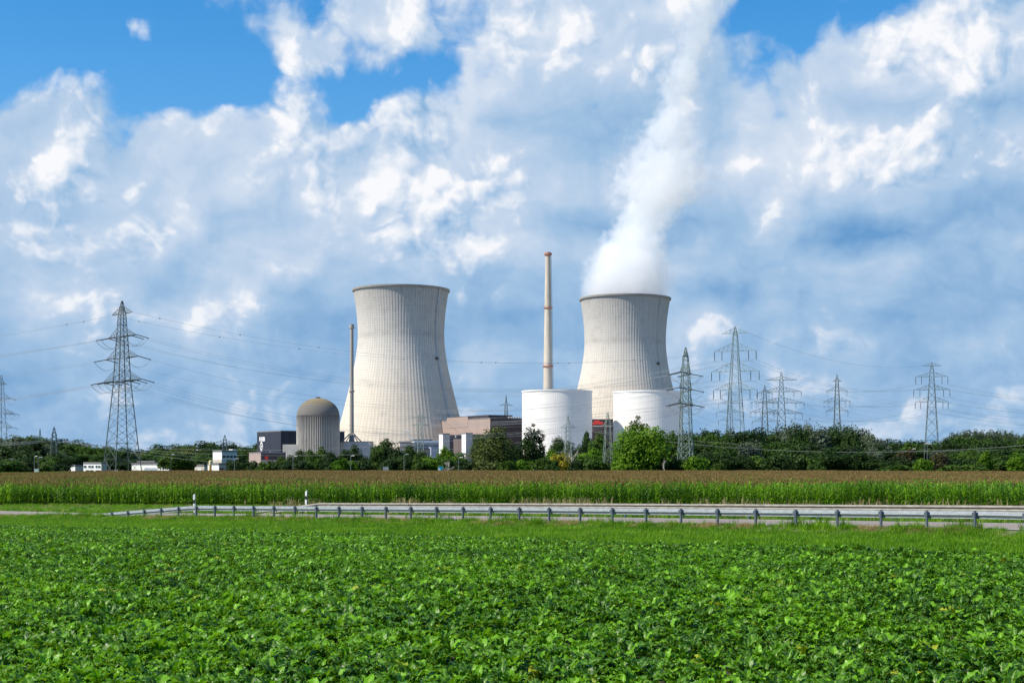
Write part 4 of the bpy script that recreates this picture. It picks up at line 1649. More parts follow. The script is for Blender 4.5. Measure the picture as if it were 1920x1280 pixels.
G1 = 'conductors between the big left pylon and the green pylon by the right drum'
G2 = 'conductors leaving the big left pylon past the left picture edge'
bg, an = PYL['big']['tips'], PYL['angle']['tips']
lv = ['top', 'middle', 'lowest']
for lvl in range(3):
    T = bg[lvl + 1]
    A = an[lvl + 1]
    ns = len(T) // 2
    for side in (0, 1):
        for q in range(ns):
            p = T[side * ns + q][1]
            na = len(A) // 2
            e = A[side * na + min(q, na - 1)][0]
            e2 = e + Vector((0.0, 0.0, -0.25 * q))
            wire(p, e2, (9.6, 10.6, 12.5)[lvl] + 0.4 * q + random.uniform(-0.2, 0.2), '%s row conductor sagging from the big left pylon across both cooling towers' % lv[lvl], G1, 0.026)
            s0 = T[side * ns + q][0]
            e = out(-520 + 40 * q - 25 * side, (700, 738, 780)[lvl] + 3 * q + 6 * side, 640 + 10 * side)
            wire(s0, e, 3.4, '%s row conductor running from the big left pylon out of the left picture edge' % lv[lvl], G2, 0.026)
for side in (0, 1):
    wire(bg[0][side][0], an[0][side][0], 7.5, 'earth wire with marker balls from the tip of the big left pylon to the right', 'earth wires right of the big left pylon', 0.028, M_WIRE_DARK, 7)
    wire(bg[0][side][0], out(-480, 680 + 6 * side, 640), 3.0, 'earth wire with marker balls from the tip of the big left pylon to the left', 'earth wires left of the big left pylon', 0.028, M_WIRE_DARK, 5)

tl, rt = PYL['tall']['tips'], PYL['right']['tips']
for lvl in range(3):
    for q in range(4):
        a, e = tl[lvl + 1][q][0], rt[lvl + 1][q][0]
        wire(a, e, 7.5, '%s row conductor from the tallest right pylon to the rightmost pylon' % lv[lvl], 'conductors between the tallest and the rightmost pylon', 0.03)
        wire(a, out(700 - 60 * lvl, 716 + 22 * lvl + 3 * q, 1900), 16.0, '%s row conductor from the tallest right pylon running away behind the cooling tower' % lv[lvl], 'conductors running away left of the tallest pylon', 0.06)
        wire(e, out(2500, (700, 726, 750)[lvl] + 4 * q, 760), 12.5, '%s row conductor leaving the rightmost pylon past the right picture edge' % lv[lvl], 'conductors right of the rightmost pylon', 0.03)
wire(tl[0][1][0], rt[0][0][0], 5.0, 'thin earth wire from the tip of the tallest right pylon to the rightmost pylon', None, 0.035)
sq, pa, md = PYL['squat']['tips'], PYL['pale']['tips'], PYL['mid']['tips']
for lvl in range(3):
    for side in (0, 1):
        na = len(an[lvl + 1]) // 2
        wire(an[lvl + 1][side * na][1], sq[lvl + 1][side * (len(sq[lvl + 1]) // 2)][0], 5.0, '%s row conductor from the green pylon to the shorter dark pylon' % lv[lvl], 'conductors from the green pylon to the shorter dark pylon', 0.03)
        wire(pa[lvl + 1][side * 2][1], md[lvl + 1][side * (len(md[lvl + 1]) // 2)][0], 4.0, '%s row conductor from the pale wide armed pylon to the slender dark pylon' % lv[lvl], 'conductors from the pale pylon to the slender pylon', 0.03)
        wire(md[lvl + 1][side * (len(md[lvl + 1]) // 2)][1], out(2300, (770, 790, 806)[lvl] + 3 * side, 900), 10.0, '%s row conductor from the slender dark pylon running off to the right' % lv[lvl], 'conductors right of the slender pylon', 0.03)
# long low lines over the hedge, catching the sun
sa, fb, ma, mb_ = PYL['smalla']['tips'], PYL['farb']['tips'], PYL['mida']['tips'], PYL['midb']['tips']
for i, (ry, rx2) in enumerate([(0, 0), (1, 2), (2, 1), (3, 3)]):
    wire(sa[1][i][0], ma[0][(i * 2) % 4][0] + Vector((0, 0, -2.6 * i)), 5.6 + 0.9 * i, 'pale low line over the hedge from the small left pylon to the small green pylon', 'pale low lines over the hedge', 0.035, M_WIRE)
    wire(sa[1][i][0], out(-340, 818 + 5 * i, 520), 2.0, 'pale low line from the small left pylon past the left picture edge', 'pale low lines at the far left', 0.032, M_WIRE)
wire(out(-200, 793, 600), PYL['farb']['tips'][0][0][0], 2.5, 'pale thin wire rising left over the trees in front of the big pylon', None, 0.032, M_WIRE)
wire(ma[0][2][0], out(2380, 806, 520), 8.0, 'upper pale line in front of the right wood', None, 0.04, M_WIRE)
wire(ma[0][3][0] + Vector((0, -6, -0.3)), out(2180, 806, 430), 7.6, 'lower pale line sagging in front of the right wood', None, 0.042, M_WIRE)
la = PYL['lattice']['tips']
for q in (0, 1):
    for lvl in (1, 2):
        wire(la[q][1][0], an[lvl + 1][q * (len(an[lvl + 1]) // 2)][0], 3.5, 'pale wire crossing the white drums to the green pylon, %s pair' % ('upper' if lvl == 1 else 'lower'), 'pale wires crossing the white drums', 0.024, M_WIRE)
# ------------------------------------------------------------------ trees and bushes
M_BARK = pmat('bark', (0.10, 0.08, 0.06, 1), 0.95, 0.3, 2.0, stretch=(1, 1, 0.2))
M_BARKP = pmat('pale_bark', (0.34, 0.32, 0.28, 1), 0.9, 0.3, 2.0)
LEAF = {
    'dark': leaf_mat('leaf_dark', (0.009, 0.027, 0.006, 1), (0.038, 0.078, 0.013, 1), 0.6, 0.18, spec=0.15),
    'mid': leaf_mat('leaf_mid', (0.018, 0.052, 0.007, 1), (0.072, 0.135, 0.016, 1), 0.6, 0.24, spec=0.15),
    'bright': leaf_mat('leaf_bright', (0.036, 0.105, 0.005, 1), (0.135, 0.255, 0.012, 1), 0.6, 0.28, spec=0.15),
    'silver': leaf_mat('leaf_silver', (0.026, 0.046, 0.024, 1), (0.135, 0.170, 0.105, 1), 0.6, 0.2, spec=0.2),
    'birch': leaf_mat('leaf_birch', (0.050, 0.078, 0.018, 1), (0.120, 0.155, 0.042, 1), 0.6, 0.28, spec=0.15),
    'yellow': leaf_mat('leaf_yellow', (0.16, 0.15, 0.012, 1), (0.34, 0.30, 0.025, 1), 0.6, 0.3, spec=0.15),
    'brown': leaf_mat('leaf_brown', (0.055, 0.050, 0.022, 1), (0.110, 0.095, 0.045, 1), 0.7, 0.2, spec=0.1),
    'blue': leaf_mat('leaf_far', (0.030, 0.055, 0.024, 1), (0.070, 0.105, 0.045, 1), 0.7, 0.2, spec=0.1),  # bluer, duller tones paint distance haze into the far leaves
}


def leaf_quads(P_, Nrm, size, r_):
    """a small folded leaf clump (two triangles-ish quad) at each point"""
    n = len(P_)
    Nrm = Nrm / np.maximum(np.linalg.norm(Nrm, axis=1, keepdims=True), 1e-6)
    t = r_.normal(size=(n, 3))
    U = np.cross(Nrm, t)
    U /= np.maximum(np.linalg.norm(U, axis=1, keepdims=True), 1e-6)
    W = np.cross(Nrm, U)
    s = size * r_.uniform(0.6, 1.35, (n, 1))
    e = r_.uniform(0.55, 0.95, (n, 1))
    q = np.stack([P_ - U * s, P_ + W * s * e - Nrm * s * 0.25, P_ + U * s, P_ - W * s * e - Nrm * s * 0.25], 1)
    return q.reshape(-1, 3), np.arange(n * 4).reshape(-1, 4)


def crown_mesh(name, H, Wd, base, nclump, nleaf, size, seed, shape='round', droop=0.0, open_=0.0, flat=1.0):
    r_ = np.random.default_rng(seed)
    cl = []
    size *= 1.15
    tries = 0
    hh = H - base
    while len(cl) < nclump and tries < 20000:
        tries += 1
        v = r_.normal(size=3)
        v /= np.linalg.norm(v)
        rad = r_.uniform(0.35, 1.0) ** 0.5
        p = v * rad
        f = (p[2] + 1) / 2
        if shape == 'round':
            k = 1.0
        elif shape == 'ovoid':
            k = 0.62 + 0.55 * (1 - f) if f > 0.35 else 0.75 + 0.5 * f
        elif shape == 'cone':
            k = 1.15 - 0.95 * f
        elif shape == 'bush':
            k = 1.0
            if p[2] < -0.75:
                continue
        c = np.array([p[0] * Wd / 2 * k * 0.80, p[1] * Wd / 2 * k * 0.80, base + hh * (0.10 + 0.78 * f)])
        c += r_.normal(size=3) * 0.05 * Wd
        cl.append(c)
    cl = np.array(cl)
    ctr = np.array([0, 0, base + hh * 0.45])
    rc = Wd * (0.185 if open_ < 1 else 0.12)
    per = nleaf // nclump
    PP, NN, TT = [], [], []
    for c in cl:
        m = max(8, int(per * r_.uniform(0.6, 1.4)))
        v = r_.normal(size=(m, 3))
        v /= np.linalg.norm(v, axis=1, keepdims=True)
        rr = rc * r_.uniform(0.7, 1.35) * r_.uniform(0.25, 1.0, (m, 1)) ** 0.45
        p = c + v * rr * np.array([1.15, 1.15, 0.8 * flat])
        if droop:
            p[:, 2] -= droop * r_.uniform(0, 1, m) ** 2 * rc * 2.2
        nv = v * 0.55 + (c - ctr) / Wd * 0.9 + r_.normal(size=(m, 3)) * 0.5 + np.array([0, 0, 0.45])
        PP.append(p)
        NN.append(nv)
        TT.append(np.clip(np.full(m, r_.uniform(0.15, 0.85)) + r_.normal(size=m) * 0.18, 0, 1))
    PP, NN, TT = np.vstack(PP), np.vstack(NN), np.concatenate(TT)
    keep = PP[:, 2] > (0.05 if shape == 'bush' else base * 0.6)
    PP, NN, TT = PP[keep], NN[keep], TT[keep]
    PP[:, 2] *= H / np.percentile(PP[:, 2], 98.5)
    rad = np.percentile(np.hypot(PP[:, 0], PP[:, 1]), 97)
    PP[:, :2] *= Wd / 2 / rad
    V, Fq = leaf_quads(PP, NN, size, r_)
    me = np_mesh(name, V, Fq, LEAF['dark'], attrs={'tint': ('POINT', np.repeat(TT, 4)), 'rib': ('POINT', np.zeros(len(V)))})
    return me, cl


def trunk_mesh(name, H, base, cl, r0, seed, mat, nlimb=9):
    rnd = random.Random(seed)
    b = MB()
    top = base + (H - base) * 0.55
    pts = [(rnd.uniform(-.12, .12) * (i > 0), rnd.uniform(-.12, .12) * (i > 0), top * i / 6) for i in range(7)]
    b.tube(pts, [r0 * (1.25 if i == 0 else 1 - 0.13 * i) for i in range(7)], 7)
    ids = list(range(len(cl)))
    rnd.shuffle(ids)
    for i in ids[:nlimb]:
        c = Vector(cl[i])
        z0 = min(top * 0.95, max(base * 0.7, c.z * 0.55))
        a = Vector((0, 0, z0))
        m_ = a.lerp(c, 0.5) + Vector((rnd.uniform(-.3, .3), rnd.uniform(-.3, .3), 0.3))
        b.tube([a, m_, c], [r0 * 0.45, r0 * 0.3, r0 * 0.1], 5)
    o = b.build(name, mat, None, smooth=True, coll=HID)
    return o.data


HID = bpy.data.collections.new('tree_stock')
PROTO = {}


def proto(key, H, Wd, base, ncl, nleaf, size, seed, shape='round', bark=None, r0=0.28, **kw):
    me, cl = crown_mesh('crown', H, Wd, base, ncl, nleaf, size, seed, shape, **kw)
    tm = trunk_mesh('trunk', H, base, cl, r0, seed, bark or M_BARK)
    PROTO[key] = (me, tm, H, Wd)


proto('round', 12, 10.5, 1.6, 62, 7000, 0.29, 1)
proto('round2', 12, 9.0, 1.2, 56, 7000, 0.29, 2)
proto('round3', 12, 11.5, 1.0, 70, 7000, 0.29, 3)
proto('ovoid', 14, 8.0, 1.8, 58, 7000, 0.29, 4, 'ovoid')
proto('ovoid2', 14, 9.0, 1.2, 62, 7000, 0.29, 5, 'ovoid')
proto('birch', 14, 8.5, 1.5, 44, 6200, 0.21, 6, 'ovoid', bark=M_BARKP, r0=0.2, droop=1.3, open_=0.3)
proto('ash', 14, 7.0, 1.6, 95, 3600, 0.25, 7, 'ovoid', r0=0.2, open_=1.4)
proto('willow', 12, 11.0, 0.8, 64, 8000, 0.30, 8, 'round', droop=0.8)
proto('big', 15, 18.0, 0.7, 120, 15000, 0.30, 9, 'round', r0=0.5)
proto('bush', 5, 7.0, 0.2, 34, 3600, 0.24, 10, 'bush')
proto('bush2', 5, 6.0, 0.2, 28, 3200, 0.24, 11, 'bush')
proto('cone', 14, 6.0, 1.0, 40, 3800, 0.27, 12, 'cone')


def tree(key, px, top, d, wpx, mat, label, group=None, name='tree', cat='tree', rot=None, basez=None):
    me, tm, H0, W0 = PROTO[key]
    k = d / F
    c = P(px, top, d)
    g = gz(c.x, c.y) if basez is None else basez
    h = c.z - g
    root = thing(name, label, cat, (c.x, c.y, g), random.uniform(0, 6.28) if rot is None else rot, group)
    sx = wpx * k / W0
    for nm, m_ in (('crown', me), ('trunk', tm)):
        o = bpy.data.objects.new(nm, m_)
        COL.objects.link(o)
        o.parent = root
        o.scale = (sx, sx, h / H0)
        if nm == 'crown':
            o.material_slots[0].link = 'OBJECT'
            o.material_slots[0].material = LEAF[mat]
    return root


def sky_line(tab, x):
    xs, ys = zip(*tab)
    return float(np.interp(x, xs, ys))


ADJ = {'dark': 'dark green', 'mid': 'mid green', 'bright': 'bright green', 'silver': 'silvery grey green', 'brown': 'brownish', 'blue': 'dull bluish green', 'birch': 'pale olive green', 'yellow': 'yellow'}
rt = random.Random(21)

SKYL = [(-60, 824), (0, 823), (20, 822), (35, 816), (50, 818), (60, 821), (75, 819), (95, 827), (110, 825), (130, 824), (145, 829), (165, 833), (185, 836), (205, 837), (225, 839), (245, 844),
        (265, 843), (285, 839), (300, 836), (315, 833), (330, 836), (350, 836), (370, 834), (390, 829), (405, 831), (430, 835), (460, 835), (490, 833), (530, 838)]
SKYR = [(1225, 822), (1250, 812), (1275, 809), (1290, 810), (1310, 807), (1330, 813), (1345, 809), (1360, 805), (1380, 808), (1400, 811), (1420, 807), (1435, 809), (1450, 807), (1470, 803), (1490, 801),
        (1510, 801), (1530, 805), (1550, 803), (1575, 801), (1590, 803), (1605, 807), (1620, 809), (1635, 816), (1650, 826), (1680, 829), (1710, 830), (1740, 829), (1765, 828), (1785, 822), (1800, 822), (1830, 824), (1870, 822), (1895, 824), (1920, 826), (1990, 826)]


def wood(tab, x0, x1, rows, region, nm):
    """rows: (depth, drop factor towards the ground, spacing m, choices of (proto, leaf), width px)"""
    for (d, drop, sp, kinds, jit) in rows:
        x = x0 + rt.uniform(0, 10)
        while x < x1:
            y = sky_line(tab, x)
            y = y + (884 - y) * max(0, drop + rt.uniform(-jit, jit)) + (rt.uniform(-1, 4) if drop == 0 else 0)
            key, lf = rt.choice(kinds)
            if region == 'right' and drop < 0.3 and 1450 < x < 1640:
                lf = rt.choice(['silver', 'silver', 'silver', 'dark'])
                key = 'willow'
            h_px = 892 - y
            wpx = (1.0 if drop < 0.4 else 1.2) * min(sp * F / d * rt.uniform(1.5, 2.1), h_px * 1.3)
            h_m = CAMZ + (HOR - y) * d / F
            where = nm(x, drop)
            size = 'low' if h_m < 7 else ('tall' if h_m > 13 else 'middling')
            lab = '%s %s %s %s' % (size, ADJ[lf], 'bush' if key.startswith('bush') else 'tree', where)
            tree(key, x, y, d + rt.uniform(-8, 8), wpx, lf, lab, 'trees and bushes ' + where, name='bush' if key.startswith('bush') else 'tree', cat='bush' if key.startswith('bush') else 'tree')
            x += sp * F / d * rt.uniform(0.65, 1.1)


def nm_left(x, drop):
    row = 'at the back of' if drop < 0.2 else ('within' if drop < 0.45 else 'at the front of')
    seg = 'the wood at the far left edge' if x < 70 else ('the wood behind the white office' if x < 215 else ('the wood behind the white depot' if x < 350 else 'the wood behind the laboratory'))
    return row + ' ' + seg


def nm_right(x, drop):
    row = 'at the back of' if drop < 0.12 else ('within' if drop < 0.45 else 'at the front of')
    seg = ('the wood by the green pylon' if x < 1320 else 'the wood below the tallest pylon' if x < 1440 else 'the wood below the pale pylon' if x < 1530 else
           'the wood below the slender pylon' if x < 1640 else 'the wood left of the rightmost pylon' if x < 1735 else 'the wood right of the rightmost pylon')
    return row + ' ' + seg


back = [('round', 'mid'), ('round2', 'dark'), ('round3', 'dark'), ('ovoid2', 'mid'), ('round', 'dark')]
wood(SKYL, 392, 486, [(1080, 0.0, 11.0, [('round', 'blue'), ('round3', 'mid'), ('round2', 'dark')], 0.04)], 'left', nm_left)
wood(SKYL, -30, 392, [(760, 0.0, 9.0, [(a, b_) for a, b_ in back] + [('round2', 'blue'), ('round3', 'blue')], 0.05), (690, 0.20, 9.0, back + [('round', 'birch')], 0.08), (630, 0.42, 8.0, back, 0.08)], 'left', nm_left)
wood([(a, b_) for a, b_ in SKYL], -20, 118, [(580, 0.12, 8.0, [('round2', 'dark'), ('willow', 'silver'), ('round3', 'dark')], 0.10), (520, 0.48, 7.0, [('round', 'dark'), ('round2', 'mid'), ('bush', 'dark')], 0.12), (455, 0.72, 5.0, [('bush', 'dark'), ('bush2', 'mid')], 0.1)], 'left', nm_left)
wood(SKYL, 205, 250, [(600, 0.5, 7.0, [('round2', 'dark')], 0.1)], 'left', nm_left)
wood(SKYL, 322, 362, [(545, 0.35, 6.0, [('round2', 'mid'), ('ovoid', 'dark'), ('round', 'dark')], 0.15)], 'left', nm_left)
fr = [('round', 'dark'), ('round2', 'dark'), ('round3', 'mid'), ('ovoid2', 'dark'), ('round2', 'mid')]
wood(SKYR, 1228, 1965, [(600, 0.0, 6.2, back, 0.02), (545, 0.13, 7.0, fr, 0.06), (500, 0.38, 7.5, fr + [('willow', 'silver')], 0.09), (455, 0.62, 6.5, [('round2', 'dark'), ('bush', 'dark'), ('round', 'dark'), ('bush2', 'mid'), ('round3', 'dark')], 0.10)], 'right', nm_right)
for x, y in [(1777, 825), (1787, 817), (1797, 815), (1808, 813), (1819, 812), (1830, 811), (1841, 812), (1850, 816), (1860, 812), (1872, 811), (1884, 813), (1896, 814), (1908, 818), (1922, 819), (1938, 820)]:
    tree(rt.choice(['round', 'round3', 'round2']), x, y, 1150 + rt.uniform(-30, 30), 28, 'blue', 'dull bluish tree on the distant wooded rise at the right edge', 'trees of the distant wooded rise')

# hand placed trees between the field and the plant
H_ = [
    # key, px, top, d, width px, leaf, label
    ('bush', 434, 864, 520, 26, 'dark', 'dark bush right of the white garage'), ('round2', 450, 857, 480, 30, 'dark', 'dark round tree in front of the pinkish gatehouse corner'),
    ('bush', 470, 866, 455, 34, 'dark', 'low dark bush below the pinkish gatehouse'), ('bush2', 494, 868, 450, 30, 'mid', 'low green bush before the gatehouse dark front'),
    ('bush', 512, 866, 452, 30, 'dark', 'low dark bush right of the gatehouse red sign'), ('round', 527, 858, 480, 28, 'mid', 'green bush tree hiding the right end of the gatehouse'),
    ('round2', 546, 856, 500, 30, 'dark', 'dark tree before the pale annex of the domed building'), ('bush', 540, 868, 446, 34, 'dark', 'low dark bush beside the first slim lamp post'),
    ('round3', 562, 846, 540, 30, 'dark', 'dark tree at the left foot of the domed building'), ('round', 582, 846, 530, 30, 'mid', 'green tree hiding the foot of the domed building'),
    ('round2', 602, 841, 560, 32, 'mid', 'fresh green tree at the right foot of the domed building'), ('round3', 620, 850, 520, 34, 'dark', 'dark tree right below the domed building'),
    ('bush', 566, 866, 446, 34, 'dark', 'low dark hedge bush under the domed building, left one'), ('bush2', 592, 862, 450, 36, 'mid', 'green hedge bush under the middle of the domed building'),
    ('bush', 616, 868, 448, 32, 'dark', 'low dark hedge bush under the right side of the domed building'), ('bush2', 638, 862, 446, 34, 'bright', 'bright hedge bush left of the second lamp post'),
    ('round2', 646, 846, 540, 26, 'dark', 'dark tree in front of the pale end of the grey pump house'), ('round', 664, 838, 560, 36, 'dark', 'dark round tree under the slim stack'),
    ('bush', 660, 866, 450, 32, 'bright', 'bright low bush behind the second lamp post'), ('round3', 684, 858, 500, 30, 'dark', 'dark bush in front of the link wing'),
    ('bush2', 682, 864, 452, 34, 'dark', 'dark rounded bush under the pump house right end'),
    ('round', 722, 828, 490, 50, 'dark', 'large dark green tree in front of the cooling tower foot, above the gridded board'), ('ovoid2', 708, 844, 470, 34, 'mid', 'green tree on the left flank of the large dark tree'),
    ('round2', 744, 842, 470, 34, 'dark', 'dark tree right of the gridded board'), ('round', 768, 839, 480, 40, 'dark', 'broad dark tree right of the third lamp post'), ('round3', 758, 856, 448, 44, 'dark', 'dark spreading tree at the foot of the third lamp post'),
    ('bush', 728, 862, 446, 40, 'dark', 'dark bush behind the gridded board'), ('round2', 790, 848, 470, 32, 'mid', 'green tree left of the low hall porch'),
    ('bush2', 786, 864, 446, 34, 'mid', 'green bush below the low hall'), ('bush', 808, 858, 450, 40, 'bright', 'bright green bush left behind the cyan sign'),
    ('round', 836, 841, 490, 36, 'bright', 'bright green tree rising before the entrance block'), ('bush2', 838, 862, 446, 36, 'mid', 'bush right behind the cyan sign'),
    ('round2', 862, 852, 480, 34, 'bright', 'yellowish green bush tree before the shaded grey wall of the entrance block'), ('bush', 868, 864, 444, 40, 'dark', 'dark bush right of the fourth lamp post'),
    ('birch', 925, 804, 470, 74, 'birch', 'large pale birch tree in front of the brown turbine hall'), ('birch', 897, 818, 480, 44, 'birch', 'smaller birch tree on the left side of the large birch'),
    ('birch', 952, 826, 478, 44, 'birch', 'smaller birch tree on the right side of the large birch'), ('bush', 908, 866, 446, 46, 'birch', 'olive bush at the foot of the large birch'),
    ('bush2', 948, 866, 446, 40, 'mid', 'green bush right of the birch foot'), ('round3', 968, 838, 500, 30, 'dark', 'dark tree between the birch and the left white drum'),
    ('ash', 1001, 802, 475, 44, 'dark', 'dark airy tree standing before the left white drum'), ('ash', 988, 820, 480, 30, 'dark', 'thin dark tree on the left of the airy dark tree'),
    ('bush', 982, 864, 448, 40, 'bright', 'bright bush left below the airy dark tree'), ('round2', 1012, 842, 480, 30, 'mid', 'green tree right below the airy dark tree'), ('bush2', 1018, 860, 446, 40, 'mid', 'green bush left of the yellow bush'),
    ('round3', 1046, 823, 620, 34, 'dark', 'dark round tree before the right half of the left drum'), ('round2', 1068, 832, 560, 34, 'silver', 'dull grey green tree behind the small green pylon'),
    ('round', 1034, 846, 500, 34, 'bright', 'bright green tree behind the yellow bush'), ('bush', 1054, 853, 450, 42, 'yellow', 'bright yellow bush beside the bare tree'), ('bush2', 1036, 866, 444, 30, 'mid', 'low green bush left under the yellow bush'),
    ('ovoid', 1101, 813, 600, 22, 'dark', 'dark narrow tree below the dark block'), ('round', 1124, 818, 560, 40, 'mid', 'green tree before the dark block between the drums'), ('round2', 1090, 838, 520, 34, 'dark', 'dark tree right of the bare tree'),
    ('round', 1112, 844, 480, 50, 'bright', 'fresh green tree left of the narrow green pylon'), ('bush', 1104, 859, 446, 54, 'mid', 'rounded dark centred bush left of the narrow green pylon'), ('bush2', 1080, 866, 444, 30, 'dark', 'low dark bush right of the yellow bush'),
    ('bush', 1132, 868, 446, 26, 'mid', 'low green bush at the foot of the narrow green pylon'),
    ('round3', 1150, 836, 520, 30, 'silver', 'grey green tree behind the narrow green pylon'),
    ('big', 1203, 806, 452, 112, 'bright', 'biggest bright green tree in front of the right white drum'), ('ash', 1196, 788, 500, 44, 'birch', 'airy pale tree top rising behind the biggest bright green tree'),
    ('bush2', 1163, 868, 442, 44, 'bright', 'bright low bush at the left foot of the biggest green tree'), ('round2', 1166, 842, 470, 34, 'bright', 'bright tree against the left side of the biggest green tree'),
    ('round3', 1246, 838, 520, 44, 'dark', 'dark tree on the right of the biggest bright green tree'),
    ('bush', 1305, 858, 446, 44, 'bright', 'bright rounded bush just right of the green pylon foot'), ('bush2', 1346, 870, 444, 30, 'mid', 'low grey green bush further right of the bright rounded bush'),
    ('bush2', 1532, 866, 444, 36, 'mid', 'fresh green bush at the field edge below the silvery trees'), ('round', 1636, 842, 470, 40, 'silver', 'grey green willow tree left of the brownish shrub'),
    ('bush', 1626, 850, 480, 30, 'birch', 'yellowish tree behind the grey green willow'), ('bush2', 1698, 846, 470, 44, 'brown', 'brownish shrub left of the white headed lamp posts'),
    ('bush', 1730, 862, 446, 34, 'bright', 'green bush at the foot of the white headed lamp posts'), ('bush2', 1760, 852, 450, 36, 'brown', 'brownish shrub right of the white headed lamp posts'),
    ('ovoid', 1848, 848, 452, 26, 'bright', 'ivy green narrow tree in the right wood'), ('round2', 1908, 852, 446, 38, 'bright', 'fresh green tree at the right picture edge'),
    ('bush2', 1680, 873, 440, 60, 'mid', 'low green undergrowth clump left at the foot of the right wood'), ('bush', 1794, 873, 440, 70, 'mid', 'low green undergrowth clump right of the brownish shrubs'), ('bush2', 1824, 871, 440, 60, 'mid', 'low green undergrowth clump by the ivy green tree'),
    ('bush', 18, 862, 470, 50, 'silver', 'greyish bush at the far left picture edge'), ('bush2', 42, 868, 450, 34, 'birch', 'olive bush left of the utility cabinet'), ('bush', 92, 858, 480, 44, 'mid', 'green bush right of the utility cabinet'),
    ('round2', 186, 856, 600, 40, 'mid', 'green tree behind the white office roof'),
]
for key, px, top, d, w, lf, lab in H_:
    bush = key.startswith('bush')
    tree(key, px, top, d, w, lf, lab, name='bush' if bush else 'tree', cat='bush' if bush else 'tree')


def bare_tree(label, px, top, d, w, seed, name='bare_tree'):
    rnd = random.Random(seed)
    c = P(px, top, d)
    root = thing(name, label, 'tree', (c.x, c.y, 0))
    H = c.z
    t, br = MB(), MB()
    t.tube([(0, 0, 0), (0.15, 0, H * 0.3), (-0.1, 0.1, H * 0.6), (0.1, 0, H)], [0.24, 0.18, 0.12, 0.03], 6)
    t.build('trunk', M_BARKP, root, smooth=True)

    def grow(a, dr, ln, r, dep):
        e = a + dr * ln
        br.bar(a, e, r, 4, r * 0.6)
        if dep:
            for _ in range(3):
                nd = (dr + Vector((rnd.uniform(-.7, .7), rnd.uniform(-.7, .7), rnd.uniform(-.1, .6)))).normalized()
                grow(a + dr * ln * rnd.uniform(0.45, 1.0), nd, ln * 0.62, r * 0.55, dep - 1)
    for q in range(9):
        t_ = rnd.uniform(0, 6.28)
        z = H * rnd.uniform(0.25, 0.8)
        grow(Vector((0, 0, z)), Vector((math.cos(t_), math.sin(t_), rnd.uniform(0.3, 1.1))).normalized(), w * d / F * 0.32, 0.09, 2)
    br.build('branches', M_BARKP, root)


bare_tree('leafless pale tree right of the yellow bush', 1072, 846, 446, 40, 3)
bare_tree('small leafless shrub right of the cyan sign', 842, 866, 436, 26, 5)
bare_tree('dead pale trunk at the right edge of the biggest green tree', 1245, 858, 440, 10, 8)
# ------------------------------------------------------------------ sugar beet, verge grass, maize
BEET = [leaf_mat('beet_leaf', (0.005, 0.066, 0.001, 1), (0.155, 0.405, 0.004, 1), 0.38, 0.33, objvar=0.20, tip=(0.30, 0.48, 0.08, 1), spec=0.28, patch=0.35),
        leaf_mat('beet_leaf_old', (0.13, 0.25, 0.008, 1), (0.36, 0.40, 0.03, 1), 0.5, 0.3, objvar=0.3, spec=0.25)]
GRASS = leaf_mat('grass_blade', (0.036, 0.150, 0.002, 1), (0.185, 0.360, 0.008, 1), 0.5, 0.38, objvar=0.42, spec=0.2, patch=0.4)
HAY = leaf_mat('dry_grass', (0.24, 0.20, 0.09, 1), (0.42, 0.34, 0.17, 1), 0.6, 0.3, objvar=0.3)
MAIZE = leaf_mat('maize_leaf', (0.022, 0.100, 0.002, 1), (0.195, 0.390, 0.012, 1), 0.45, 0.34, objvar=0.25, spec=0.3, patch=0.12)
TASSEL = leaf_mat('maize_tassel', (0.165, 0.100, 0.032, 1), (0.285, 0.185, 0.060, 1), 0.6, 0.25, objvar=0.25)
BEETLES = 0


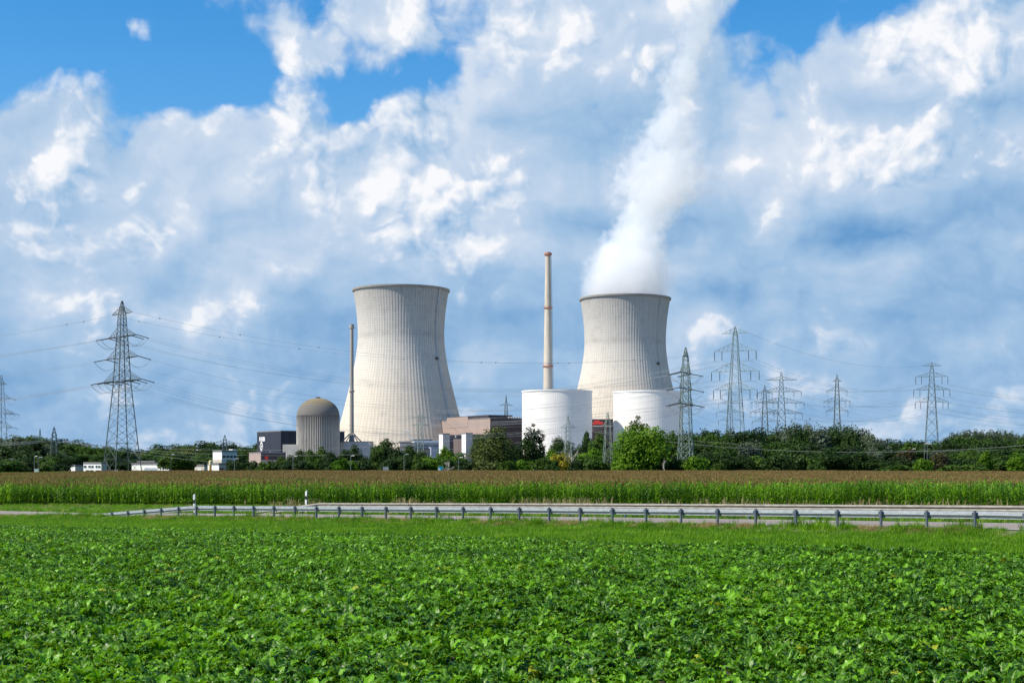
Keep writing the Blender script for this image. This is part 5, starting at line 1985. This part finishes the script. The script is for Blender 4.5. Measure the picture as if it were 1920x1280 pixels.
def beet_plant(seed, old=0.0):
    r_ = np.random.default_rng(seed)
    V, Fq, T, Rb, MI = [], [], [], [], []
    nl = r_.integers(12, 17)
    for q in range(nl):
        az = 2.4 * q + r_.uniform(-0.4, 0.4)
        inner = q / nl
        lean = (0.95 - 0.70 * inner) * r_.uniform(0.6, 1.25)
        ln = r_.uniform(0.20, 0.30) * (1 - 0.25 * inner)
        wd = ln * r_.uniform(0.44, 0.58)
        pet = r_.uniform(0.14, 0.24)
        ca, sa_ = math.cos(az), math.sin(az)
        # mid line: stalk goes out and up, blade arches over
        pos = np.array([0.0, 0.0])
        a = math.pi / 2 - lean * 0.6
        pos = pos + pet * np.array([math.cos(a), math.sin(a)])
        nseg = 9
        tint = float(np.clip(r_.normal(0.24, 0.16) if r_.uniform() < 0.68 else r_.normal(0.75, 0.22), 0, 1))
        curl = r_.uniform(0.10, 0.26)
        base = len(V)
        roll = r_.uniform(-0.5, 0.5)
        ph = r_.uniform(0, 6.28)
        fold = r_.uniform(0.1, 0.5)
        for i in range(nseg + 1):
            f = i / nseg
            w = wd * (math.sin(math.pi * min(0.06 + f * 0.90, 1.0)) ** 0.75) * (1.12 - 0.35 * f) * 0.5
            dirv = np.array([math.cos(a), math.sin(a)])
            nrm = np.array([-dirv[1], dirv[0]])
            for k, sx in enumerate((-1.0, -0.66, -0.33, 0.0, 0.33, 0.66, 1.0)):
                wav = (0.013 * math.sin(ph + f * 16 + sx * 2.0) + 0.009 * math.sin(ph * 2 + f * 27 - sx)) * abs(sx) + 0.005 * math.sin(f * 28 + 3 * abs(sx)) + fold * abs(sx) * w * 0.8
                off = nrm * wav
                lat = sx * w
                x = pos[0] + off[0]
                z = pos[1] + off[1] + lat * math.sin(roll) * 0.6
                V.append((x * ca - lat * sa_ * math.cos(roll * 0.6), x * sa_ + lat * ca * math.cos(roll * 0.6), z))
                T.append(tint + r_.normal() * 0.05)
                Rb.append(0.75 if k == 3 else (0.16 if i % 2 else 0.0))
            pos = pos + dirv * ln / nseg
            a -= curl
        leaf_mi = 1 if r_.uniform() < old * (1.6 - 1.2 * inner) else 0
        for i in range(nseg):
            for k in range(6):
                p = base + i * 7 + k
                Fq.append((p, p + 1, p + 8, p + 7))
                MI.append(leaf_mi)
        # stalk
        b0 = len(V)
        u = np.array([-sa_, ca, 0]) * 0.008
        tip = np.array(V[base + 3])
        for p in (np.zeros(3), tip):
            V.append(tuple(p - u))
            V.append(tuple(p + u))
            T += [0.8, 0.8]
            Rb += [0.9, 0.9]
        Fq.append((b0, b0 + 1, b0 + 3, b0 + 2))
        MI.append(leaf_mi)
    V = np.array(V)
    return np_mesh('beet_plant', V, Fq, BEET, attrs={'tint': ('POINT', T), 'rib': ('POINT', Rb)}, smooth=True, mi=MI)


def blade_set(name, n, hgt, spread, width, seed, mat, bend=0.6, head=False):
    r_ = np.random.default_rng(seed)
    V, Fq, T = [], [], []
    for q in range(n):
        x0, y0 = r_.normal(0, spread, 2)
        az = r_.uniform(0, 6.28)
        h = hgt * r_.uniform(0.5, 1.15)
        bd = bend * r_.uniform(0.2, 1.2)
        w = width * r_.uniform(0.7, 1.3)
        ux, uy = -math.sin(az) * w, math.cos(az) * w
        t = float(np.clip(r_.normal(0.5, 0.22), 0, 1))
        base = len(V)
        for i, f in enumerate((0, 0.45, 0.8, 1.0)):
            x = x0 + math.cos(az) * bd * h * f * f
            y = y0 + math.sin(az) * bd * h * f * f
            z = h * f * (1 - 0.25 * bd * f)
            ww = (1.0, 0.9, 0.6, 0.08)[i] if not head else (0.4, 0.4, 1.6, 0.3)[i]
            V += [(x - ux * ww, y - uy * ww, z), (x + ux * ww, y + uy * ww, z)]
            T += [t, t]
        for i in range(3):
            p = base + 2 * i
            Fq.append((p, p + 1, p + 3, p + 2))
    return np_mesh(name, V, Fq, mat, attrs={'tint': ('POINT', T), 'rib': ('POINT', np.zeros(len(V)))})


def maize_geo(r_, V, Fq, MI, T, x0, y0, H, fine, tassel):
    yaw = r_.uniform(0, 6.28)
    nl = 11 if fine else 6
    t0 = float(np.clip(r_.normal(0.42, 0.22), 0, 1))
    # stem
    b0 = len(V)
    for z in (0, H * 0.95):
        for q in range(3):
            a = 2.094 * q
            V.append((x0 + 0.014 * math.cos(a), y0 + 0.014 * math.sin(a), z))
            T.append(0.5)
    for q in range(3):
        Fq.append((b0 + q, b0 + (q + 1) % 3, b0 + 3 + (q + 1) % 3, b0 + 3 + q))
        MI.append(0)
    for q in range(nl):
        f = (q + 0.6) / nl
        if not fine:
            f = 0.45 + 0.55 * f
        z0 = H * (0.12 + 0.80 * f)
        az = yaw + math.pi * q + r_.uniform(-0.6, 0.6)
        ln = r_.uniform(0.55, 0.85) * (0.75 + 0.5 * math.sin(math.pi * f)) * 0.9
        w = r_.uniform(0.035, 0.05) * (1.0 if fine else 1.35)
        ang = r_.uniform(0.95, 1.35)
        cur = r_.uniform(0.45, 0.85)
        px, pz = 0.0, z0
        ca, sa_ = math.cos(az), math.sin(az)
        b = len(V)
        ns = 4 if fine else 3
        tt = float(np.clip(t0 + r_.normal() * 0.15 + 0.15 * (f - 0.5), 0, 1))
        for i in range(ns + 1):
            ww = w * (0.6, 1.0, 0.95, 0.6, 0.08)[i if fine else i + (i > 1)]
            V += [(x0 + px * ca - ww * sa_, y0 + px * sa_ + ww * ca, pz), (x0 + px * ca + ww * sa_, y0 + px * sa_ - ww * ca, pz)]
            T += [tt, tt]
            px += math.cos(ang) * ln / ns
            pz += math.sin(ang) * ln / ns
            ang -= cur
        for i in range(ns):
            p = b + 2 * i
            Fq.append((p, p + 1, p + 3, p + 2))
            MI.append(0)
    if tassel:
        for q in range(6 if fine else 4):
            az = r_.uniform(0, 6.28)
            dx, dy = math.cos(az) * 0.11, math.sin(az) * 0.11
            hh = r_.uniform(0.22, 0.36)
            wx, wy = -math.sin(az) * 0.014 * (1 if fine else 1.6), math.cos(az) * 0.014 * (1 if fine else 1.6)
            b = len(V)
            V += [(x0 - wx, y0 - wy, H * 0.93), (x0 + wx, y0 + wy, H * 0.93), (x0 + dx + wx, y0 + dy + wy, H * 0.93 + hh), (x0 + dx - wx, y0 + dy - wy, H * 0.93 + hh)]
            T += [r_.uniform(0, 1)] * 4
            Fq.append((b, b + 1, b + 2, b + 3))
            MI.append(1)


def maize_mesh(seed, pts, H, fine, ptas):
    r_ = np.random.default_rng(seed)
    V, Fq, MI, T = [], [], [], []
    for (x, y) in pts:
        maize_geo(r_, V, Fq, MI, T, x, y, H * r_.uniform(0.90, 1.07), fine, r_.uniform() < ptas)
    return np_mesh('maize', V, Fq, [MAIZE, TASSEL], attrs={'tint': ('POINT', T), 'rib': ('POINT', np.zeros(len(V)))}, mi=MI)


def build_crops():
    r_ = np.random.default_rng(5)
    # ---- beets
    rows = np.arange(-46, 62, 0.48)
    alng = np.arange(8.0, 92, 0.235)
    ca, sa_ = math.cos(R(31)), math.sin(R(31))
    # rows run roughly along the road
    s = np.arange(-75, 75, 0.20)
    o = np.arange(-56, BEET_EDGE, 0.40)
    ss, oo = np.meshgrid(s, o)
    ss = ss + r_.normal(0, 0.05, ss.shape)
    oo = oo + r_.normal(0, 0.035, oo.shape)
    X, Y = xy_of(ss.ravel(), oo.ravel())
    keep = (Y > 9.5) & (np.abs(X) < Y * 0.40 + 4.0)
    edge = r_.uniform(-0.6, 0.6, len(X))
    keep &= (oo.ravel() < BEET_EDGE - 0.4 + edge * 0.6) & (r_.uniform(size=len(X)) > 0.02)
    X, Y = X[keep], Y[keep]
    Z = ground_z(X, Y)
    n = len(X)
    rot = np.stack([r_.normal(0, 0.09, n), r_.normal(0, 0.09, n), r_.uniform(0, 6.28, n)], 1)
    patch = 0.5 + 0.5 * np.sin(X * 0.31 + 1.3 * np.sin(Y * 0.17)) * np.sin(Y * 0.23 + X * 0.11)
    sc_ = (r_.uniform(0.56, 0.92, n) * (0.88 + 0.24 * patch))[:, None] * np.array([1.0, 1.0, 1.15])
    scatter('beet_crop', np.stack([X, Y, Z], 1), rot, sc_, np.where(r_.uniform(size=n) < 0.03, 9 + r_.integers(0, 3, n), r_.integers(0, 9, n)), [beet_plant(100 + q) for q in range(9)] + [beet_plant(120 + q, 0.22) for q in range(3)], 'glossy green sugar beet crop filling the foreground field', 'crop')
    print('beets', n)

    # ---- grass verges
    protos = [blade_set('grass_tuft', 26, 0.26, 0.10, 0.006, 40 + q, GRASS, 0.7) for q in range(5)]
    protos += [blade_set('dry_tuft', 20, 0.30, 0.12, 0.005, 60 + q, HAY, 1.1) for q in range(2)]
    protos += [blade_set('tall_dry_tuft', 14, 0.95, 0.10, 0.008, 70 + q, HAY, 0.35, True) for q in range(2)]
    protos += [blade_set('tall_green_tuft', 22, 0.55, 0.12, 0.009, 80 + q, GRASS, 0.6) for q in range(2)]
    PT, RO, SCL, ID = [], [], [], []

    def lay(n, s0, s1, o0, o1, ids, k0, k1, wide=1.0, cond=None, p=None):
        s_, o_ = r_.uniform(s0, s1, n), r_.uniform(o0, o1, n)
        if p is not None:
            o_ = o0 + (o1 - o0) * r_.uniform(0, 1, n) ** p
        X, Y = xy_of(s_, o_)
        k = (np.abs(X) < Y * 0.40 + 6) & (Y > 8)
        if cond is not None:
            k &= cond(X, Y, s_, o_)
        X, Y = X[k], Y[k]
        m = len(X)
        PT.append(np.stack([X, Y, ground_z(X, Y)], 1))
        RO.append(np.stack([r_.normal(0, .1, m), r_.normal(0, .1, m), r_.uniform(0, 6.28, m)], 1))
        q = r_.uniform(k0, k1, m)
        SCL.append(np.stack([q * wide, q * wide, q], 1))
        ID.append(r_.choice(ids, m))
    lay(50000, -32, 112, BEET_EDGE - 0.6, -1.2, [0, 1, 2, 3, 4], 0.6, 1.2, 1.25)
    lay(9000, -32, 112, -1.6, 0.75, [0, 1, 2, 3, 4], 0.32, 0.60, 1.6, cond=lambda X, Y, s_, o_: (np.abs((s_ + 24.6) % 2.0 - 1.0) > 0.35) | (o_ < -0.8))
    lay(3500, -32, 112, -3.4, -0.2, [0, 1, 2, 3, 4], 0.9, 1.3, 1.1, cond=lambda X, Y, s_, o_: np.sin(s_ * 0.9) + np.sin(s_ * 0.37 + 2) > 0.0)
    lay(2200, -32, 112, -2.6, 0.4, [5, 6], 0.5, 0.9, 1.5, cond=lambda X, Y, s_, o_: np.sin(s_ * 1.57 + 0.5) + np.sin(s_ * 0.6) > 0.35)
    lay(900, -32, 112, BEET_EDGE + 2, 0.3, [5, 6], 0.6, 1.1, 1.0)
    lay(4200, -32, 112, BEET_EDGE, -0.4, [9, 10, 0, 1], 0.45, 0.85, 1.3, cond=lambda X, Y, s_, o_: np.sin(s_ * 0.7 + o_) + np.sin(o_ * 1.3 - s_ * 0.21) + np.sin(s_ * 1.9) > 1.0)
    lay(7000, -26, 62, -1.0, 0.45, [5, 6], 0.35, 0.65, 1.8, cond=lambda X, Y, s_, o_: (np.abs((s_ + 24.6) % 2.0 - 1.0) < 0.45) & (np.sin(s_ * 0.61) > -0.5))
    lay(2600, -32, 112, -0.9, 0.75, [0, 1, 2, 9], 0.65, 1.05, 1.3, cond=lambda X, Y, s_, o_: np.sin(s_ * 1.1) + np.sin(s_ * 2.3 + 1) + np.sin(s_ * 0.31) > 0.7)
    lay(260, -32, 60, -2.0, 0.3, [9, 10], 0.5, 0.9)
    # far verge: green near the road, tall dry stalks along the maize
    lay(34000, -50, 190, 7.6, 60, [0, 1, 2, 3, 4, 0, 1, 5], 0.6, 1.3, 1.6, cond=lambda X, Y, s_, o_: maize_depth(X, Y) < -0.3)
    lay(15000, -50, 150, 8.8, 60, [7, 8, 7, 5, 10], 0.5, 1.0, 1.2,
        cond=lambda X, Y, s_, o_: (maize_depth(X, Y) < 0.2) & (maize_depth(X, Y) > -9) & (s_ < 74 + 8 * np.sin(X)) & (r_.uniform(size=len(X)) < 0.35 + 0.3 * np.sin(X * 0.5) + 0.2 * np.sin(X * 1.7)))
    lay(500, -40, 60, 8.6, 9.6, [7, 8], 0.8, 1.2, cond=lambda X, Y, s_, o_: np.sin(s_ * 0.5) > 0.3)
    scatter('verge_grass', np.vstack(PT), np.vstack(RO), np.vstack(SCL), np.concatenate(ID), protos, 'green and dry grass on the verges either side of the road', 'grass')

    # ---- maize: single plants along the front, planted blocks behind
    single = [maize_mesh(200 + q, [(0, 0)], 2.15, True, 0.75) for q in range(8)]
    young = [maize_mesh(230 + q, [(0, 0)], 2.15, True, 0.0) for q in range(5)]

    def block_pts(seed, sz):
        q_ = np.random.default_rng(seed)
        a, b_ = np.meshgrid(np.arange(-sz / 2 + 0.35, sz / 2, 0.70), np.arange(-sz / 2 + 0.08, sz / 2, 0.21))
        return np.stack([a.ravel() + q_.normal(0, .06, a.size), b_.ravel() + q_.normal(0, .04, a.size)], 1)
    blocks = [maize_mesh(260 + q, block_pts(q, 5.0), 2.15, False, 0.95) for q in range(5)]
    yblocks = [maize_mesh(280 + q, block_pts(9 + q, 5.0), 2.15, False, 0.10) for q in range(3)]
    protos = single + young + blocks + yblocks
    PT, RO, SCL, ID = [], [], [], []
    L = np.linalg.norm(MZ_B - MZ_A)
    ta, dp = np.meshgrid(np.arange(-45, L + 40, 0.26), np.arange(0.15, 7.5, 0.68))
    ta = ta.ravel() + r_.normal(0, .05, ta.size)
    dp = dp.ravel() + r_.normal(0, .06, dp.size) + 0.25 * np.sin(ta * 0.8)
    X = MZ_A[0] + ta * MZ_T[0] + dp * MZ_N[0]
    Y = MZ_A[1] + ta * MZ_T[1] + dp * MZ_N[1]
    isy = sm(X / Y, 0.10, 0.22) * 0.85 > r_.uniform(size=len(X))
    k = np.abs(X) < Y * 0.40 + 6
    X, Y, isy = X[k], Y[k], isy[k]
    n = len(X)
    PT.append(np.stack([X, Y, ground_z(X, Y)], 1))
    RO.append(np.stack([r_.normal(0, .05, n), r_.normal(0, .05, n), r_.uniform(0, 6.28, n)], 1))
    q = r_.uniform(0.82, 1.10, n) * (1 + 0.05 * np.sin(X * 0.7) * np.sin(X * 0.23 + 1))
    SCL.append(np.stack([q, q, q], 1))
    ID.append(np.where(isy, 8 + r_.integers(0, 5, n), r_.integers(0, 8, n)))
    ta, dp = np.meshgrid(np.arange(-150, L + 150, 5.0), np.arange(9.7, 300, 5.0))
    ta, dp = ta.ravel(), dp.ravel()
    X = MZ_A[0] + ta * MZ_T[0] + dp * MZ_N[0]
    Y = MZ_A[1] + ta * MZ_T[1] + dp * MZ_N[1]
    k = (np.abs(X) < Y * 0.40 + 8) & (Y < MZ_FAR)
    X, Y, dp = X[k], Y[k], dp[k]
    n = len(X)
    isy = (np.maximum(0.95 * sm(X / Y, 0.06, 0.26) * (1 - sm(dp, 60, 150)), 0.75 * (1 - sm(dp, 30, 130))) > r_.uniform(size=n)) | ((X / Y < -0.315) & (Y > 330) & (Y < 372))
    PT.append(np.stack([X, Y, ground_z(X, Y)], 1))
    ang = math.atan2(MZ_T[1], MZ_T[0])
    RO.append(np.stack([np.zeros(n), np.zeros(n), ang + math.pi * r_.integers(0, 2, n)], 1))
    q = r_.uniform(0.95, 1.06, n)
    SCL.append(np.stack([np.ones(n), np.ones(n), q], 1))
    ID.append(np.where(isy, 18 + r_.integers(0, 3, n), 13 + r_.integers(0, 5, n)))
    scatter('maize_crop', np.vstack(PT), np.vstack(RO), np.vstack(SCL), np.concatenate(ID), protos, 'tall maize crop with brown tassels between the road and the trees', 'crop')
    print('maize', sum(len(p) for p in PT))


build_crops()
# ------------------------------------------------------------------ steam rising from the right cooling tower
def build_plume():
    d = 1306
    k = d / F
    # photo row, left edge, right edge, density, softness
    rows = [(553, 1080, 1264, 1.0), (520, 1084, 1268, 1.0), (481, 1094, 1268, 1.0), (437, 1118, 1270, 1.0), (410, 1140, 1284, 1.0), (394, 1144, 1300, 1.0), (376, 1130, 1336, 0.88),
            (350, 1122, 1362, 0.80), (325, 1128, 1366, 0.78), (300, 1140, 1350, 0.78), (262, 1170, 1322, 0.80), (219, 1208, 1322, 0.84), (175, 1226, 1328, 0.86), (131, 1236, 1338, 0.85),
            (87, 1250, 1348, 0.78), (43, 1258, 1360, 0.70), (0, 1266, 1374, 0.62), (-60, 1290, 1385, 0.28), (-140, 1315, 1420, 0.08)]
    z = [CAMZ + (HOR - r[0]) * k for r in rows]
    cx = [((r[1] + r[2]) / 2 - 960) * k for r in rows]
    rad = [(r[2] - r[1]) / 2 * k for r in rows]
    z0, z1 = z[0] - 3.0, z[-1]
    X0, Y0 = cx[0], d
    # domain: a closed tube a little wider than the steam
    b = MB()
    prof = list(zip(z, cx, rad))
    n = 20
    V, Fc = [], []
    prof = [(z0, cx[0], rad[0] * 0.92)] + prof
    for i, (zz, c, r_) in enumerate(prof):
        g = 1.0 if i == 0 else (1.02 if i == 1 else 1.45 if i > 3 else 1.2)
        if zz < CAMZ + (HOR - 545) * k:
            g = min(g, 1.0)
        for q in range(n):
            t = 2 * math.pi * q / n
            V.append((c - X0 + r_ * g * math.cos(t), r_ * g * math.sin(t), zz))
    for i in range(len(prof) - 1):
        for q in range(n):
            j = (q + 1) % n
            Fc.append((i * n + q, i * n + j, (i + 1) * n + j, (i + 1) * n + q))
    Fc.append(tuple(range(n - 1, -1, -1)))
    Fc.append(tuple((len(prof) - 1) * n + q for q in range(n)))
    b.add(V, Fc)
    m_ = bpy.data.materials.new('steam')
    m_.use_nodes = True
    N = NT(m_.node_tree)
    outn = N.n('ShaderNodeOutputMaterial')
    oc = N.n('ShaderNodeTexCoord').outputs['Object']
    x, y, zc = N.sep(oc)
    zn = N.m('DIVIDE', N.m('SUBTRACT', zc, z[0]), z1 - z[0])
    xmin, xmax = min(cx) - X0 - 1, max(cx) - X0 + 1
    rmax = max(rad) + 1
    st = []
    for zz, c, r_, row in zip(z, cx, rad, rows):
        st.append(((zz - z[0]) / (z1 - z[0]), ((c - X0 - xmin) / (xmax - xmin), r_ / rmax, row[3])))
    cr = N.ramp(zn, st)
    rc, rr, rd = N.sep(cr)
    axis = N.m('MULTIPLY_ADD', rc, xmax - xmin, xmin)
    radn = N.m('MULTIPLY', rr, rmax)
    w = N.vm('SUBTRACT', N.noise(oc, 0.035, 3, 0.5, out='Color'), (0.5, 0.5, 0.5))
    q = N.vm('ADD', N.vm('MULTIPLY', w, N.xyz(N.smooth(zn, 0.05, 0.35, 2.0, 20.0), N.smooth(zn, 0.05, 0.35, 2.0, 20.0), 12.0)), oc)
    qx, qy, qz = N.sep(q)
    dx = N.m('SUBTRACT', qx, axis)
    u = N.m('DIVIDE', N.m('SQRT', N.m('MULTIPLY_ADD', dx, dx, N.m('MULTIPLY', qy, qy))), radn)
    n1 = N.noise(N.vm('MULTIPLY', oc, (1, 1, 0.8)), 0.075, 8, 0.66)
    vo = N.n('ShaderNodeTexVoronoi', feature='F1', voronoi_dimensions='3D')
    vo.inputs['Scale'].default_value = 0.060
    vo.inputs['Detail'].default_value = 2.0
    vo.inputs['Roughness'].default_value = 0.6
    N.link(q, vo.inputs['Vector'])
    u = N.m('MULTIPLY_ADD', N.m('SUBTRACT', vo.outputs['Distance'], 0.55), N.smooth(zn, 0.0, 0.25, 0.08, 0.70), u)
    f = N.m('SUBTRACT', N.m('MULTIPLY_ADD', N.m('SUBTRACT', n1, 0.5), N.smooth(zn, 0.02, 0.3, 0.9, 1.7), 1.05), u)
    dens = N.m('MULTIPLY', N.smooth(f, -0.02, 0.40), N.m('MULTIPLY', N.m('POWER', rd, 1.7), 0.048))
    vp = N.n('ShaderNodeVolumePrincipled')
    vp.inputs['Color'].default_value = (0.985, 0.988, 0.995, 1)
    vp.inputs['Anisotropy'].default_value = 0.0
    N.link(dens, vp.inputs['Density'])
    N.link(vp.outputs[0], outn.inputs['Volume'])
    m_.cycles.volume_step_rate = 0.09
    o = b.build('steam_plume', m_, None, loc=(X0, Y0, 0))
    tag(o, 'white steam plume rising from the right cooling tower', 'steam', kind='stuff')


build_plume()
